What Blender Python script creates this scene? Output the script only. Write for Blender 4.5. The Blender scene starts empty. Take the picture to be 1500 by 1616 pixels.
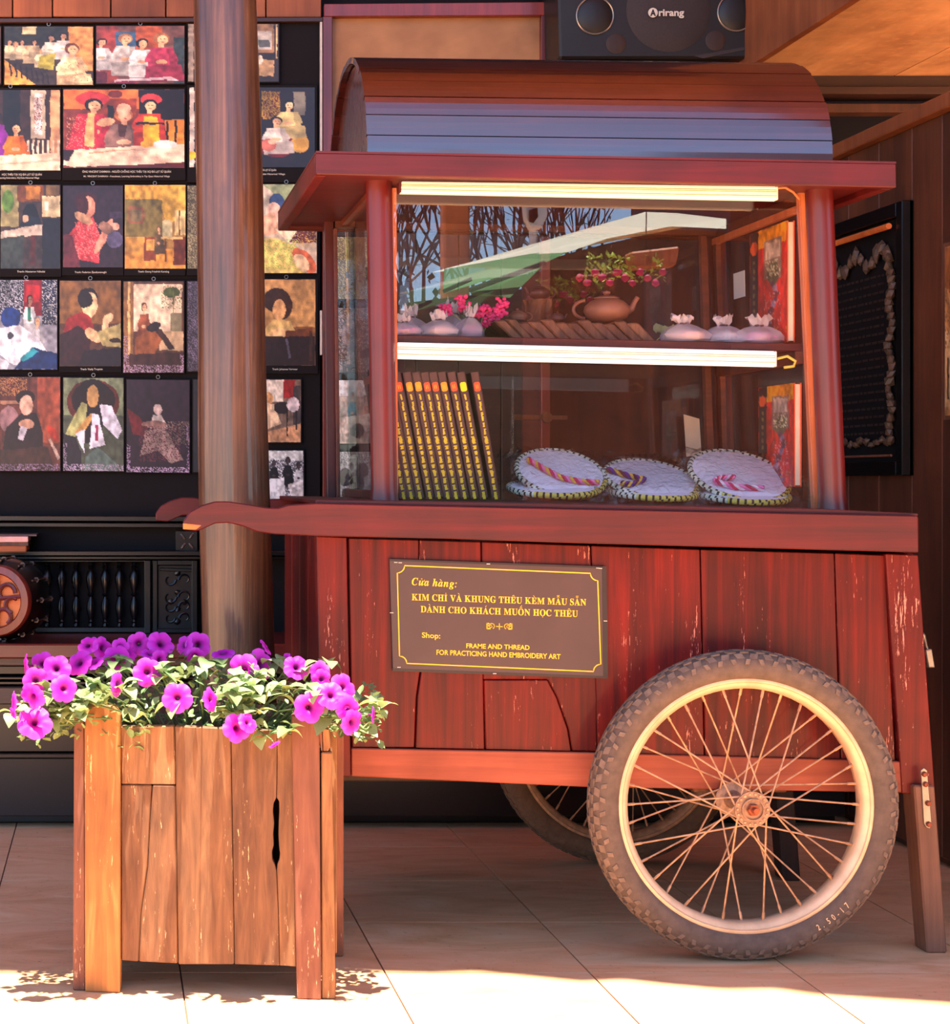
import bpy, bmesh, math, random
import numpy as np
from mathutils import Vector, Matrix
random.seed(7); rng = np.random.RandomState(5)
PI = math.pi
S = bpy.context.scene
COL = S.collection
# ------------------------------------------------------------------ camera, sky, sun, exposure
F, H, CX, CY = 2833.0, .918, 175.0, 755.0
cam = bpy.data.cameras.new('camera'); camo = bpy.data.objects.new('camera', cam); COL.objects.link(camo)
camo.location = (0, 0, H); camo.rotation_euler = (PI/2, 0, 0)
cam.sensor_fit = 'HORIZONTAL'; cam.sensor_width = 36; cam.lens = F/1500*36
cam.shift_x = (750-CX)/1500; cam.shift_y = -(808-CY)/1500
cam.clip_start = .05; cam.clip_end = 200
S.camera = camo
wd = bpy.data.worlds.new('world'); S.world = wd; wd.use_nodes = True
wn = wd.node_tree; bg = wn.nodes['Background']
sky = wn.nodes.new('ShaderNodeTexSky'); sky.sky_type = 'NISHITA'; sky.sun_disc = False
SUN_EL, SUN_AZ = math.radians(82), math.radians(180)
sky.sun_elevation = math.radians(50); sky.sun_rotation = math.radians(180); sky.altitude = 1500; sky.air_density = 1.0; sky.dust_density = .6; sky.ozone_density = 5.0
wn.links.new(sky.outputs[0], bg.inputs[0]); bg.inputs[1].default_value = .25
sl = bpy.data.lights.new('sun', 'SUN'); sl.energy = 15; sl.color = (1, .92, .78); sl.angle = math.radians(.6)
so = bpy.data.objects.new('sun', sl); COL.objects.link(so)
so.rotation_euler = (PI/2-SUN_EL, 0, 0)       # light comes from the camera's side, 82 degrees high
so.location = (0, 0, 8)
S.view_settings.view_transform = 'Standard'; S.view_settings.look = 'None'
S.view_settings.gamma = 1; S.view_settings.use_curve_mapping = False
S.view_settings.exposure = .75

# ------------------------------------------------------------------ helpers
def W(px, py, d): return Vector(((px-CX)*d/F, d, H+(CY-py)*d/F))
def srgb(c):
    r = []
    for v in c[:3]:
        v = v/255.0
        r.append(v/12.92 if v <= .04045 else ((v+.055)/1.055)**2.4)
    return tuple(r)+(1,)
WL = {}
def wl(o): return WL.get(o.name, Vector((0, 0, 0))) if o else Vector((0, 0, 0))
def T(name, label, cat, loc, group=None, rot=None):
    o = bpy.data.objects.new(name, None); COL.objects.link(o); o.empty_display_size = .05
    o.location = loc; WL[o.name] = Vector(loc)
    if rot: o.rotation_euler = rot
    o['label'] = label; o['category'] = cat
    if group: o['group'] = group
    return o
def mk(name, bm, mat, parent=None, smooth=False, label=None, local=False):
    """one mesh object; the bmesh is in world coordinates unless local"""
    me = bpy.data.meshes.new(name)
    off = Vector((0, 0, 0))
    base = wl(parent)
    if not local:
        if len(bm.verts):
            c = Vector((0, 0, 0))
            for v in bm.verts: c += v.co
            c /= len(bm.verts)
            zmin = min(v.co.z for v in bm.verts); c.z = zmin
        else: c = base
        bmesh.ops.translate(bm, verts=bm.verts, vec=-c); off = c-base
    bmesh.ops.recalc_face_normals(bm, faces=bm.faces)
    bm.to_mesh(me); bm.free()
    for m in (mat if isinstance(mat, (list, tuple)) else [mat]): me.materials.append(m)
    if smooth:
        for p in me.polygons: p.use_smooth = True
        try: me.set_sharp_from_angle(angle=math.radians(45))
        except Exception: pass
    o = bpy.data.objects.new(name, me); COL.objects.link(o)
    o.location = off
    WL[o.name] = base+off
    if parent: o.parent = parent
    if label: o['label'] = label
    return o
def tag(o, label, cat, group=None):
    o['label'] = label; o['category'] = cat
    if group: o['group'] = group
    return o
def st(o): o['kind'] = 'structure'; return o
def stuff(o): o['kind'] = 'stuff'; return o
def copytree(root, loc, label=None, rot=None, group=None):
    r = root.copy(); COL.objects.link(r); r.location = loc; WL[r.name] = Vector(loc)
    if rot is not None: r.rotation_euler = rot
    if label: r['label'] = label
    if group: r['group'] = group
    for ch in list(root.children):
        c = ch.copy(); COL.objects.link(c); c.parent = r
        for g in list(ch.children):
            d = g.copy(); COL.objects.link(d); d.parent = c
    return r
def NB(): return bmesh.new()
def prism(pts, vec, bm=None, bev=0, mi=0):
    new = bm is None
    b = NB()
    vec = Vector(vec)
    a = [b.verts.new(p) for p in pts]; c = [b.verts.new(Vector(p)+vec) for p in pts]
    n = len(pts)
    b.faces.new(a); b.faces.new(c[::-1])
    for i in range(n): b.faces.new((a[i], c[i], c[(i+1) % n], a[(i+1) % n]))
    bmesh.ops.recalc_face_normals(b, faces=b.faces)
    if bev: bmesh.ops.bevel(b, geom=b.edges[:], offset=bev, segments=1, affect='EDGES', clamp_overlap=True)
    for f in b.faces: f.material_index = mi
    if new: return b
    return merge(bm, b)
def merge(bm, b):
    me = bpy.data.meshes.new('tmp'); b.to_mesh(me); b.free(); bm.from_mesh(me); bpy.data.meshes.remove(me); return bm
def pp(pix, d, th, bm=None, bev=0.0015, mi=0):
    return prism([W(x, y, d) for x, y in pix], (0, th, 0), bm, bev, mi)
def box(x0, x1, y0, y1, z0, z1, bm=None, bev=0, mi=0):
    return prism([(x0, y0, z0), (x1, y0, z0), (x1, y0, z1), (x0, y0, z1)], (0, y1-y0, 0), bm, bev, mi)
def tube(pts, rs, seg=8, bm=None, cap=True, mi=0):
    b = bm if bm is not None else NB()
    pts = [Vector(p) for p in pts]
    if not isinstance(rs, (list, tuple)): rs = [rs]*len(pts)
    rings = []; prev = None
    for i, p in enumerate(pts):
        t = (pts[min(i+1, len(pts)-1)]-pts[max(i-1, 0)]).normalized()
        if prev is None:
            up = Vector((0, 0, 1)) if abs(t.z) < .9 else Vector((1, 0, 0))
            n = t.cross(up).normalized()
        else:
            n = (prev-t*prev.dot(t)).normalized()
        prev = n; m = t.cross(n)
        rings.append([b.verts.new(p+(n*math.cos(2*PI*k/seg)+m*math.sin(2*PI*k/seg))*rs[i]) for k in range(seg)])
    for i in range(len(rings)-1):
        for k in range(seg):
            f = b.faces.new((rings[i][k], rings[i][(k+1) % seg], rings[i+1][(k+1) % seg], rings[i+1][k])); f.material_index = mi
    if cap:
        f = b.faces.new(rings[0][::-1]); f.material_index = mi
        f = b.faces.new(rings[-1]); f.material_index = mi
    return b
def lathe(prof, c, axis='Z', seg=24, bm=None, a0=0, a1=2*PI, close=False, mi=0):
    b = bm if bm is not None else NB()
    c = Vector(c); full = abs(a1-a0-2*PI) < 1e-6; ns = seg if full else seg+1
    rings = []
    for r, h in prof:
        row = []
        for k in range(ns):
            a = a0+(a1-a0)*k/seg
            if axis == 'Z': p = Vector((r*math.cos(a), r*math.sin(a), h))
            elif axis == 'Y': p = Vector((r*math.cos(a), h, r*math.sin(a)))
            else: p = Vector((h, r*math.cos(a), r*math.sin(a)))
            row.append(b.verts.new(c+p))
        rings.append(row)
    n = len(rings)
    for i in range(n if close else n-1):
        A, B = rings[i], rings[(i+1) % n]
        for k in range(seg):
            k2 = (k+1) % ns
            f = b.faces.new((A[k], A[k2], B[k2], B[k])); f.material_index = mi
    if not close:
        for row in (rings[0], rings[-1]):
            if full and prof[rings.index(row)][0] > 1e-5:
                f = b.faces.new(row); f.material_index = mi
    bmesh.ops.remove_doubles(b, verts=b.verts, dist=1e-6)
    return b
def blob(c, rx, ry, rz, bm=None, sub=2, jit=0, seed=0):
    b = NB(); bmesh.ops.create_icosphere(b, subdivisions=sub, radius=1)
    r = random.Random(seed)
    for v in b.verts:
        k = 1+jit*(r.random()-.5)*2
        v.co = Vector((v.co.x*rx*k, v.co.y*ry*k, v.co.z*rz*k))+Vector(c)
    if bm is None: return b
    return merge(bm, b)

# ------------------------------------------------------------------ materials
def base_mat(name, rough=.5, coat=0, metal=0, spec=.5):
    m = bpy.data.materials.new(name); m.use_nodes = True
    p = m.node_tree.nodes['Principled BSDF']
    p.inputs['Roughness'].default_value = rough; p.inputs['Metallic'].default_value = metal
    p.inputs['Coat Weight'].default_value = coat; p.inputs['Coat Roughness'].default_value = .12
    p.inputs['Specular IOR Level'].default_value = spec
    return m, p, m.node_tree
def coords(nt, scale, rnd=True):
    tc = nt.nodes.new('ShaderNodeTexCoord'); mp = nt.nodes.new('ShaderNodeMapping')
    mp.inputs['Scale'].default_value = scale
    if rnd:
        oi = nt.nodes.new('ShaderNodeObjectInfo'); ml = nt.nodes.new('ShaderNodeVectorMath'); ml.operation = 'SCALE'
        cb = nt.nodes.new('ShaderNodeCombineXYZ')
        for i in range(3): nt.links.new(oi.outputs['Random'], cb.inputs[i])
        nt.links.new(cb.outputs[0], ml.inputs[0]); ml.inputs['Scale'].default_value = 7.3
        ad = nt.nodes.new('ShaderNodeVectorMath'); nt.links.new(tc.outputs['Object'], ad.inputs[0]); nt.links.new(ml.outputs[0], ad.inputs[1])
        nt.links.new(ad.outputs[0], mp.inputs[0])
    else: nt.links.new(tc.outputs['Object'], mp.inputs[0])
    return mp
def noise(nt, vec, scale, detail=4, rough=.6, dist=0):
    n = nt.nodes.new('ShaderNodeTexNoise'); n.inputs['Scale'].default_value = scale; n.inputs['Detail'].default_value = detail
    n.inputs['Roughness'].default_value = rough; n.inputs['Distortion'].default_value = dist
    nt.links.new(vec.outputs[0], n.inputs['Vector']); return n
def ramp(nt, src, stops):
    r = nt.nodes.new('ShaderNodeValToRGB'); e = r.color_ramp.elements
    while len(e) < len(stops): e.new(.5)
    for i, (p, c) in enumerate(stops): e[i].position = p; e[i].color = c
    nt.links.new(src, r.inputs[0]); return r
def mixc(nt, fac, a, b, mode='MIX'):
    m = nt.nodes.new('ShaderNodeMix'); m.data_type = 'RGBA'; m.blend_type = mode
    if isinstance(fac, float): m.inputs[0].default_value = fac
    else: nt.links.new(fac, m.inputs[0])
    for s, i in ((a, 6), (b, 7)):
        if isinstance(s, tuple): m.inputs[i].default_value = s
        else: nt.links.new(s, m.inputs[i])
    return m.outputs[2]
def bump(nt, p, h, strength=.3, dist=.002):
    b = nt.nodes.new('ShaderNodeBump'); b.inputs['Strength'].default_value = strength; b.inputs['Distance'].default_value = dist
    nt.links.new(h, b.inputs['Height']); nt.links.new(b.outputs[0], p.inputs['Normal'])
def wood(name, dark, light, axis='Z', rough=.4, coat=0., wear=None, wearamt=.62, cross=45, along=1.6, bmp=.3, blotch=None):
    m, p, nt = base_mat(name, rough, coat)
    sc = [cross]*3; sc['XYZ'.index(axis)] = along
    mp = coords(nt, sc)
    n = noise(nt, mp, 1.0, 6, .65, .6)
    r = ramp(nt, n.outputs[0], [(.28, srgb(dark)), (.5, srgb([(a+b)/2 for a, b in zip(dark, light)])), (.74, srgb(light))])
    out = r.outputs[0]
    mp2 = coords(nt, (5, 5, 5)); n2 = noise(nt, mp2, 1.0, 3)
    r2 = ramp(nt, n2.outputs[0], [(.3, (.72, .68, .68, 1)), (.7, (1.2, 1.2, 1.2, 1))])
    out = mixc(nt, 1.0, out, r2.outputs[0], 'MULTIPLY')
    oi = nt.nodes.new('ShaderNodeObjectInfo'); ro = ramp(nt, oi.outputs['Random'], [(0, (.74, .70, .74, 1)), (.5, (1, 1, 1, 1)), (1, (1.25, 1.2, 1.1, 1))]); out = mixc(nt, 1.0, out, ro.outputs[0], 'MULTIPLY')
    if blotch:
        mp4 = coords(nt, (30, 30, 12)); n4 = noise(nt, mp4, 1.0, 4, .6)
        r4 = ramp(nt, n4.outputs[0], [(.52, (0, 0, 0, 1)), (.80, (.7, .7, .7, 1))]); out = mixc(nt, r4.outputs[0], out, srgb(blotch))
    if wear:
        sc3 = [260]*3; sc3['XYZ'.index(axis)] = 30
        mp3 = coords(nt, sc3); n3 = noise(nt, mp3, 1.0, 5, .7)
        mp5 = coords(nt, (22, 22, 3)); n5 = noise(nt, mp5, 1.0, 2)
        ad = nt.nodes.new('ShaderNodeMath'); ad.operation = 'ADD'; nt.links.new(n3.outputs[0], ad.inputs[0])
        ml = nt.nodes.new('ShaderNodeMath'); ml.operation = 'MULTIPLY'; ml.inputs[1].default_value = .55; nt.links.new(n5.outputs[0], ml.inputs[0]); nt.links.new(ml.outputs[0], ad.inputs[1])
        r3 = ramp(nt, ad.outputs[0], [(wearamt+.29, (0, 0, 0, 1)), (wearamt+.33, (1, 1, 1, 1))])
        out = mixc(nt, r3.outputs[0], out, srgb(wear))
    nt.links.new(out, p.inputs['Base Color'])
    bump(nt, p, n.outputs[0], bmp, .0015)
    return m
def plain(name, col, rough=.5, coat=0, metal=0, var=.15, scale=30, bmp=0, spec=.5, emis=0, sss=0):
    m, p, nt = base_mat(name, rough, coat, metal, spec)
    mp = coords(nt, (scale,)*3); n = noise(nt, mp, 1.0, 4)
    c = srgb(col)
    lo = tuple(max(0, v*(1-var)) for v in c[:3])+(1,); hi = tuple(min(1, v*(1+var)) for v in c[:3])+(1,)
    r = ramp(nt, n.outputs[0], [(.3, lo), (.7, hi)]); nt.links.new(r.outputs[0], p.inputs['Base Color'])
    if bmp: bump(nt, p, n.outputs[0], bmp, .002)
    if emis: p.inputs['Emission Color'].default_value = c; p.inputs['Emission Strength'].default_value = emis
    return m
def glass(name, rough=0.0, f0=.04, tint=(1, 1, 1, 1), bumpy=0, dens=0.0, dcol=None, power=5):
    m = bpy.data.materials.new(name); m.use_nodes = True; nt = m.node_tree; nt.nodes.clear()
    o = nt.nodes.new('ShaderNodeOutputMaterial'); tr = nt.nodes.new('ShaderNodeBsdfTransparent'); gl = nt.nodes.new('ShaderNodeBsdfGlossy')
    tr.inputs[0].default_value = tint; gl.inputs['Roughness'].default_value = rough
    ge = nt.nodes.new('ShaderNodeNewGeometry'); dt = nt.nodes.new('ShaderNodeVectorMath'); dt.operation = 'DOT_PRODUCT'
    nt.links.new(ge.outputs['Incoming'], dt.inputs[1])
    if bumpy:
        mp = coords(nt, (1, 1, 1)); n = noise(nt, mp, 55, 3, .6, 1.5)
        b = nt.nodes.new('ShaderNodeBump'); b.inputs['Strength'].default_value = bumpy; b.inputs['Distance'].default_value = .01
        nt.links.new(n.outputs[0], b.inputs['Height']); nt.links.new(b.outputs[0], gl.inputs['Normal']); nt.links.new(b.outputs[0], dt.inputs[0])
    else: nt.links.new(ge.outputs['Normal'], dt.inputs[0])
    def M(op, a, bb):
        x = nt.nodes.new('ShaderNodeMath'); x.operation = op
        for i, s in enumerate((a, bb)):
            if s is None: continue
            if isinstance(s, (int, float)): x.inputs[i].default_value = s
            else: nt.links.new(s, x.inputs[i])
        return x.outputs[0]
    ab = M('ABSOLUTE', dt.outputs['Value'], None); om = M('SUBTRACT', 1.0, ab); pw = M('POWER', om, power)
    fr = M('ADD', M('MULTIPLY', pw, 1-f0), f0)
    mx = nt.nodes.new('ShaderNodeMixShader'); nt.links.new(fr, mx.inputs[0]); nt.links.new(gl.outputs[0], mx.inputs[2])
    if dens > 0:
        df = nt.nodes.new('ShaderNodeBsdfDiffuse'); df.inputs[0].default_value = dcol
        m2 = nt.nodes.new('ShaderNodeMixShader'); m2.inputs[0].default_value = dens
        nt.links.new(tr.outputs[0], m2.inputs[1]); nt.links.new(df.outputs[0], m2.inputs[2]); nt.links.new(m2.outputs[0], mx.inputs[1])
    else: nt.links.new(tr.outputs[0], mx.inputs[1])
    nt.links.new(mx.outputs[0], o.inputs[0]); return m

M_board = wood('cart_board_wood', (60, 4, 3), (132, 20, 9), 'Z', .48, .12, wear=(214, 130, 110), wearamt=.66)
M_rail = wood('cart_rail_wood', (62, 5, 7), (102, 12, 14), 'X', .5, .06, wear=(180, 110, 100), wearamt=.76)
M_rail_pale = wood('cart_pale_rail_wood', (142, 66, 44), (176, 92, 64), 'X', .55, .05)
M_stile_pale = wood('cart_stile_wood', (72, 8, 6), (120, 22, 14), 'Z', .5, .1, wear=(214, 140, 120), wearamt=.65)
M_roof = wood('cart_roof_wood', (56, 18, 12), (90, 32, 20), 'X', .32, 1.0, wear=(140, 80, 80), wearamt=.78)
M_post = wood('cart_post_wood', (66, 10, 12), (104, 20, 20), 'Z', .38, .15)
M_strip = wood('pine_strip_wood', (190, 96, 56), (224, 138, 92), 'Z', .5, .1)
M_inner = wood('cabinet_inner_wood', (80, 34, 22), (124, 58, 36), 'X', .5, .15)
M_endcut = wood('cut_end_wood', (196, 96, 40), (224, 130, 66), 'X', .6, 0)
M_log = wood('log_wood', (48, 26, 17), (118, 80, 54), 'Z', .42, .6, cross=75, along=2.2, bmp=1.0, blotch=(66, 38, 24))
M_plant = wood('planter_wood', (98, 64, 38), (160, 114, 72), 'Z', .75, 0, cross=70, along=7, bmp=.7, wear=(222, 184, 134), wearamt=.66, blotch=(118, 74, 46))
M_plant2 = wood('planter_golden_wood', (134, 84, 40), (182, 124, 62), 'Z', .7, 0, cross=60, along=4, bmp=.5, wear=(226, 184, 120), wearamt=.68)
M_plant3 = wood('planter_reddish_wood', (112, 66, 46), (154, 100, 72), 'Z', .75, 0, cross=60, along=5, bmp=.6, wear=(220, 184, 144), wearamt=.68)
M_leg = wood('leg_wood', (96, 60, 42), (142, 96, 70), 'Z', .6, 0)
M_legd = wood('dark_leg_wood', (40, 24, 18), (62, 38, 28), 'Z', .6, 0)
M_ceil = wood('ceiling_wood', (206, 146, 100), (240, 192, 142), 'Y', .5, .1, cross=11, along=1.6, bmp=.1, blotch=(236, 178, 124))
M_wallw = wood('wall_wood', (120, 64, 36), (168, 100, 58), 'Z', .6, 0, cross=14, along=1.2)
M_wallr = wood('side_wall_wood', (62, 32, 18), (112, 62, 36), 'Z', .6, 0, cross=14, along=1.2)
M_beam = wood('dark_beam_wood', (40, 20, 16), (66, 34, 26), 'X', .5, .1)
M_frame = wood('red_frame_wood', (96, 26, 18), (134, 44, 28), 'Z', .4, .3)
M_tan = wood('tan_panel_wood', (160, 108, 66), (188, 134, 84), 'X', .6, 0, cross=8, along=3, bmp=.1)
M_black = plain('black_lacquer', (14, 8, 9), .3, .1, var=.3)
M_blackm = plain('black_board', (15, 9, 12), .75, 0, var=.25, scale=6, spec=.25)
M_seat = wood('bench_seat_wood', (84, 24, 22), (112, 36, 32), 'X', .35, .3)
M_bench = wood('bench_base_wood', (60, 40, 34), (96, 66, 54), 'X', .45, .2)
M_tyre = plain('tyre_rubber', (92, 74, 62), .75, 0, var=.25, scale=50, bmp=.3)
M_tread = plain('tread_rubber', (116, 94, 78), .8, 0, var=.3, scale=60)
M_tyred = plain('dusty_tyre_rubber', (112, 82, 60), .85, 0, var=.25, scale=40)
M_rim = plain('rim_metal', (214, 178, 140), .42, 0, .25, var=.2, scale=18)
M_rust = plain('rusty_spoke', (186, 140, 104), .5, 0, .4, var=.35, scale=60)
M_hub = plain('hub_metal', (150, 118, 96), .55, 0, .5, var=.4, scale=90, bmp=.3)
M_rustd = plain('rust_nut', (150, 76, 44), .6, 0, .4, var=.4, scale=90)
M_sign = plain('sign_board', (74, 54, 52), .42, .1, var=.1, scale=10)
M_signe = plain('sign_edge', (40, 30, 32), .4, .1)
M_gold = plain('sign_yellow', (246, 190, 40), .5, 0, var=.06)
M_yel = plain('spine_yellow', (236, 206, 40), .5, 0, var=.15)
M_white = plain('white_plastic', (236, 232, 228), .4, 0, var=.03)
def lamp_mat(name, c, e):
    m, p, nt = base_mat(name, .4); p.inputs['Base Color'].default_value = c
    p.inputs['Emission Color'].default_value = c; p.inputs['Emission Strength'].default_value = e; return m
M_lamp1 = lamp_mat('warm_tube_light', (1, .80, .56, 1), .40)
M_lamp2 = lamp_mat('cool_tube_light', (1, .90, .88, 1), .42)
M_glass = glass('cabinet_glass', 0, .085)
M_glassr = glass('side_glass', 0, .03)
M_cello = glass('cellophane', .06, .04, bumpy=.4, power=3)
M_organza = glass('organza', .35, .05, dens=.38, dcol=srgb((236, 220, 228)))
M_cloth = plain('white_cotton', (240, 238, 248), .8, 0, var=.04, scale=12, bmp=.3)
M_bookc = plain('book_cover_brown', (88, 56, 54), .4, .1, var=.1)
M_page = plain('book_pages', (226, 206, 180), .8, 0, var=.08)
M_red_e = plain('emblem_red', (236, 84, 40), .5); M_or_e = plain('emblem_orange', (246, 160, 40), .5); M_ye_e = plain('emblem_yellow', (246, 226, 10), .5)
M_clay = plain('clay_teapot', (150, 96, 76), .5, .05, var=.15, scale=14)
M_clayd = plain('dark_clay', (96, 62, 60), .5, .05, var=.2, scale=14)
M_bark = wood('bark_wood', (84, 50, 36), (158, 104, 74), 'Z', .7, 0, cross=60, along=8, bmp=.9)
M_rock = plain('grey_rock', (104, 98, 112), .8, 0, var=.5, scale=70, bmp=.9)
M_pink = plain('pink_petals', (226, 50, 120), .6, 0, var=.25)
M_metal = plain('steel', (150, 146, 140), .35, 0, .8, var=.2)
M_speak = plain('speaker_box', (20, 15, 15), .5, .05, var=.25)
M_cone = plain('speaker_grille', (52, 44, 46), .8, 0, var=.15, scale=200)
M_ring = plain('speaker_ring', (170, 160, 150), .3, 0, .6)
M_txt = plain('pale_lettering', (216, 206, 190), .6, 0, var=.05)
M_cord_y = plain('yellow_cord', (216, 196, 90), .8); M_cord_k = plain('dark_green_cord', (34, 44, 34), .8); M_cord_w = plain('pale_cord', (214, 220, 200), .8)
M_pal0 = plain('lamp_seam', (236, 190, 150), .5)
M_soil = plain('soil', (54, 38, 28), .9, 0, var=.4, scale=60, bmp=.8)
M_pipe = plain('pipe_white', (200, 190, 180), .5)

def petal_mat():
    m, p, nt = base_mat('petunia_petal', .55)
    tc = nt.nodes.new('ShaderNodeTexCoord'); sp = nt.nodes.new('ShaderNodeSeparateXYZ'); nt.links.new(tc.outputs['Object'], sp.inputs[0])
    ln = nt.nodes.new('ShaderNodeVectorMath'); ln.operation = 'LENGTH'
    cb = nt.nodes.new('ShaderNodeCombineXYZ'); nt.links.new(sp.outputs[0], cb.inputs[0]); nt.links.new(sp.outputs[1], cb.inputs[1]); nt.links.new(cb.outputs[0], ln.inputs[0])
    n = nt.nodes.new('ShaderNodeTexNoise'); n.inputs['Scale'].default_value = 3
    r = ramp(nt, ln.outputs['Value'], [(.0, srgb((90, 0, 70))), (.22, srgb((150, 0, 130))), (.5, srgb((232, 20, 200))), (1.0, srgb((240, 76, 226)))])
    nt.links.new(r.outputs[0], p.inputs['Base Color'])
    p.inputs['Subsurface Weight'].default_value = .0
    # thin petals let light through
    td = nt.nodes.new('ShaderNodeBsdfTranslucent'); nt.links.new(r.outputs[0], td.inputs[0])
    mx = nt.nodes.new('ShaderNodeMixShader'); mx.inputs[0].default_value = .35
    out = nt.nodes['Material Output']; nt.links.new(p.outputs[0], mx.inputs[1]); nt.links.new(td.outputs[0], mx.inputs[2]); nt.links.new(mx.outputs[0], out.inputs[0])
    return m
M_petal = petal_mat()
def leaf_mat(name, a, b):
    m, p, nt = base_mat(name, .45)
    oi = nt.nodes.new('ShaderNodeObjectInfo'); mp = coords(nt, (40,)*3); n = noise(nt, mp, 1, 2)
    ad = nt.nodes.new('ShaderNodeMath'); ad.operation = 'ADD'; nt.links.new(oi.outputs['Random'], ad.inputs[0]); nt.links.new(n.outputs[0], ad.inputs[1])
    ml = nt.nodes.new('ShaderNodeMath'); ml.operation = 'MULTIPLY'; ml.inputs[1].default_value = .5; nt.links.new(ad.outputs[0], ml.inputs[0])
    r = ramp(nt, ml.outputs[0], [(.2, srgb(a)), (.8, srgb(b))]); nt.links.new(r.outputs[0], p.inputs['Base Color'])
    td = nt.nodes.new('ShaderNodeBsdfTranslucent'); nt.links.new(r.outputs[0], td.inputs[0])
    mx = nt.nodes.new('ShaderNodeMixShader'); mx.inputs[0].default_value = .25
    out = nt.nodes['Material Output']; nt.links.new(p.outputs[0], mx.inputs[1]); nt.links.new(td.outputs[0], mx.inputs[2]); nt.links.new(mx.outputs[0], out.inputs[0])
    return m
M_leaf = leaf_mat('petunia_leaf', (90, 116, 74), (168, 186, 120))
M_leaf2 = leaf_mat('tree_leaf', (26, 38, 20), (84, 92, 46))
def floor_mat():
    m, p, nt = base_mat('tan_tile', .42, .0, spec=.35)
    mp = coords(nt, (3, 8, 3)); n = noise(nt, mp, 1.0, 7, .65, 1.8)
    r = ramp(nt, n.outputs[0], [(.3, srgb((218, 154, 104))), (.5, srgb((236, 176, 126))), (.7, srgb((246, 196, 150)))])
    mp2 = coords(nt, (70,)*3); n2 = noise(nt, mp2, 1.0, 2); r2 = ramp(nt, n2.outputs[0], [(.66, (1, 1, 1, 1)), (.76, (.7, .62, .6, 1))])
    nt.links.new(mixc(nt, 1.0, r.outputs[0], r2.outputs[0], 'MULTIPLY'), p.inputs['Base Color'])
    return m
M_tile = floor_mat(); M_joint = plain('tile_joint', (110, 76, 58), .8)
def vc_mat(name, rough=.35, coat=.15):
    m, p, nt = base_mat(name, rough, coat); a = nt.nodes.new('ShaderNodeVertexColor'); a.layer_name = 'print'
    nt.links.new(a.outputs[0], p.inputs['Base Color']); return m
M_print = vc_mat('printed_picture', .38, .1)

for m_ in (M_roof,): m_.node_tree.nodes['Principled BSDF'].inputs['Coat IOR'].default_value = 1.9
for m_ in (M_board, M_stile_pale, M_rail_pale): m_.node_tree.nodes['Principled BSDF'].inputs['Specular IOR Level'].default_value = .3
# ------------------------------------------------------------------ lettering
_gc = {}
def glyph(ch, shear=0, bold=0):
    k = (ch, shear, bold)
    if k in _gc: return _gc[k]
    c = bpy.data.curves.new('g', 'FONT'); c.body = ch; c.resolution_u = 3; c.offset = bold; c.fill_mode = 'FRONT'
    o = bpy.data.objects.new('g', c); COL.objects.link(o)
    me = bpy.data.meshes.new_from_object(o.evaluated_get(bpy.context.evaluated_depsgraph_get()))
    vs = [(v.co.x+shear*v.co.y, v.co.y) for v in me.vertices]; fs = [tuple(p.vertices) for p in me.polygons]
    bpy.data.objects.remove(o); bpy.data.curves.remove(c); bpy.data.meshes.remove(me)
    _gc[k] = (vs, fs); return _gc[k]
ACC = {'hook': [[(-.05, .02), (.0, .07), (.06, .04), (.02, -.01), (.01, -.05)]], 'grave': [[(-.1, .08), (.05, -.04)]],
       'acute': [[(.1, .08), (-.05, -.04)]], 'circ': [[(-.13, -.04), (0, .07), (.13, -.04)]], 'breve': [[(-.12, .06), (-.05, -.02), (.05, -.02), (.12, .06)]],
       'tilde': [[(-.14, -.02), (-.06, .04), (.06, -.02), (.14, .04)]], 'dot': [[(-.03, 0), (.03, 0)]], 'horn': [[(0, -.04), (.09, .0), (.08, .1)]]}
DEC = {'Ỉ': ('I', ['hook']), 'À': ('A', ['grave']), 'Ê': ('E', ['circ']), 'È': ('E', ['grave']), 'Ẫ': ('A', ['circ', 'tilde']), 'Ẵ': ('A', ['breve', 'tilde']),
       'Á': ('A', ['acute']), 'Ố': ('O', ['circ', 'acute']), 'Ọ': ('O', ['dot']), 'ử': ('u', ['horn', 'hook']), 'à': ('a', ['grave'])}
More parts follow.
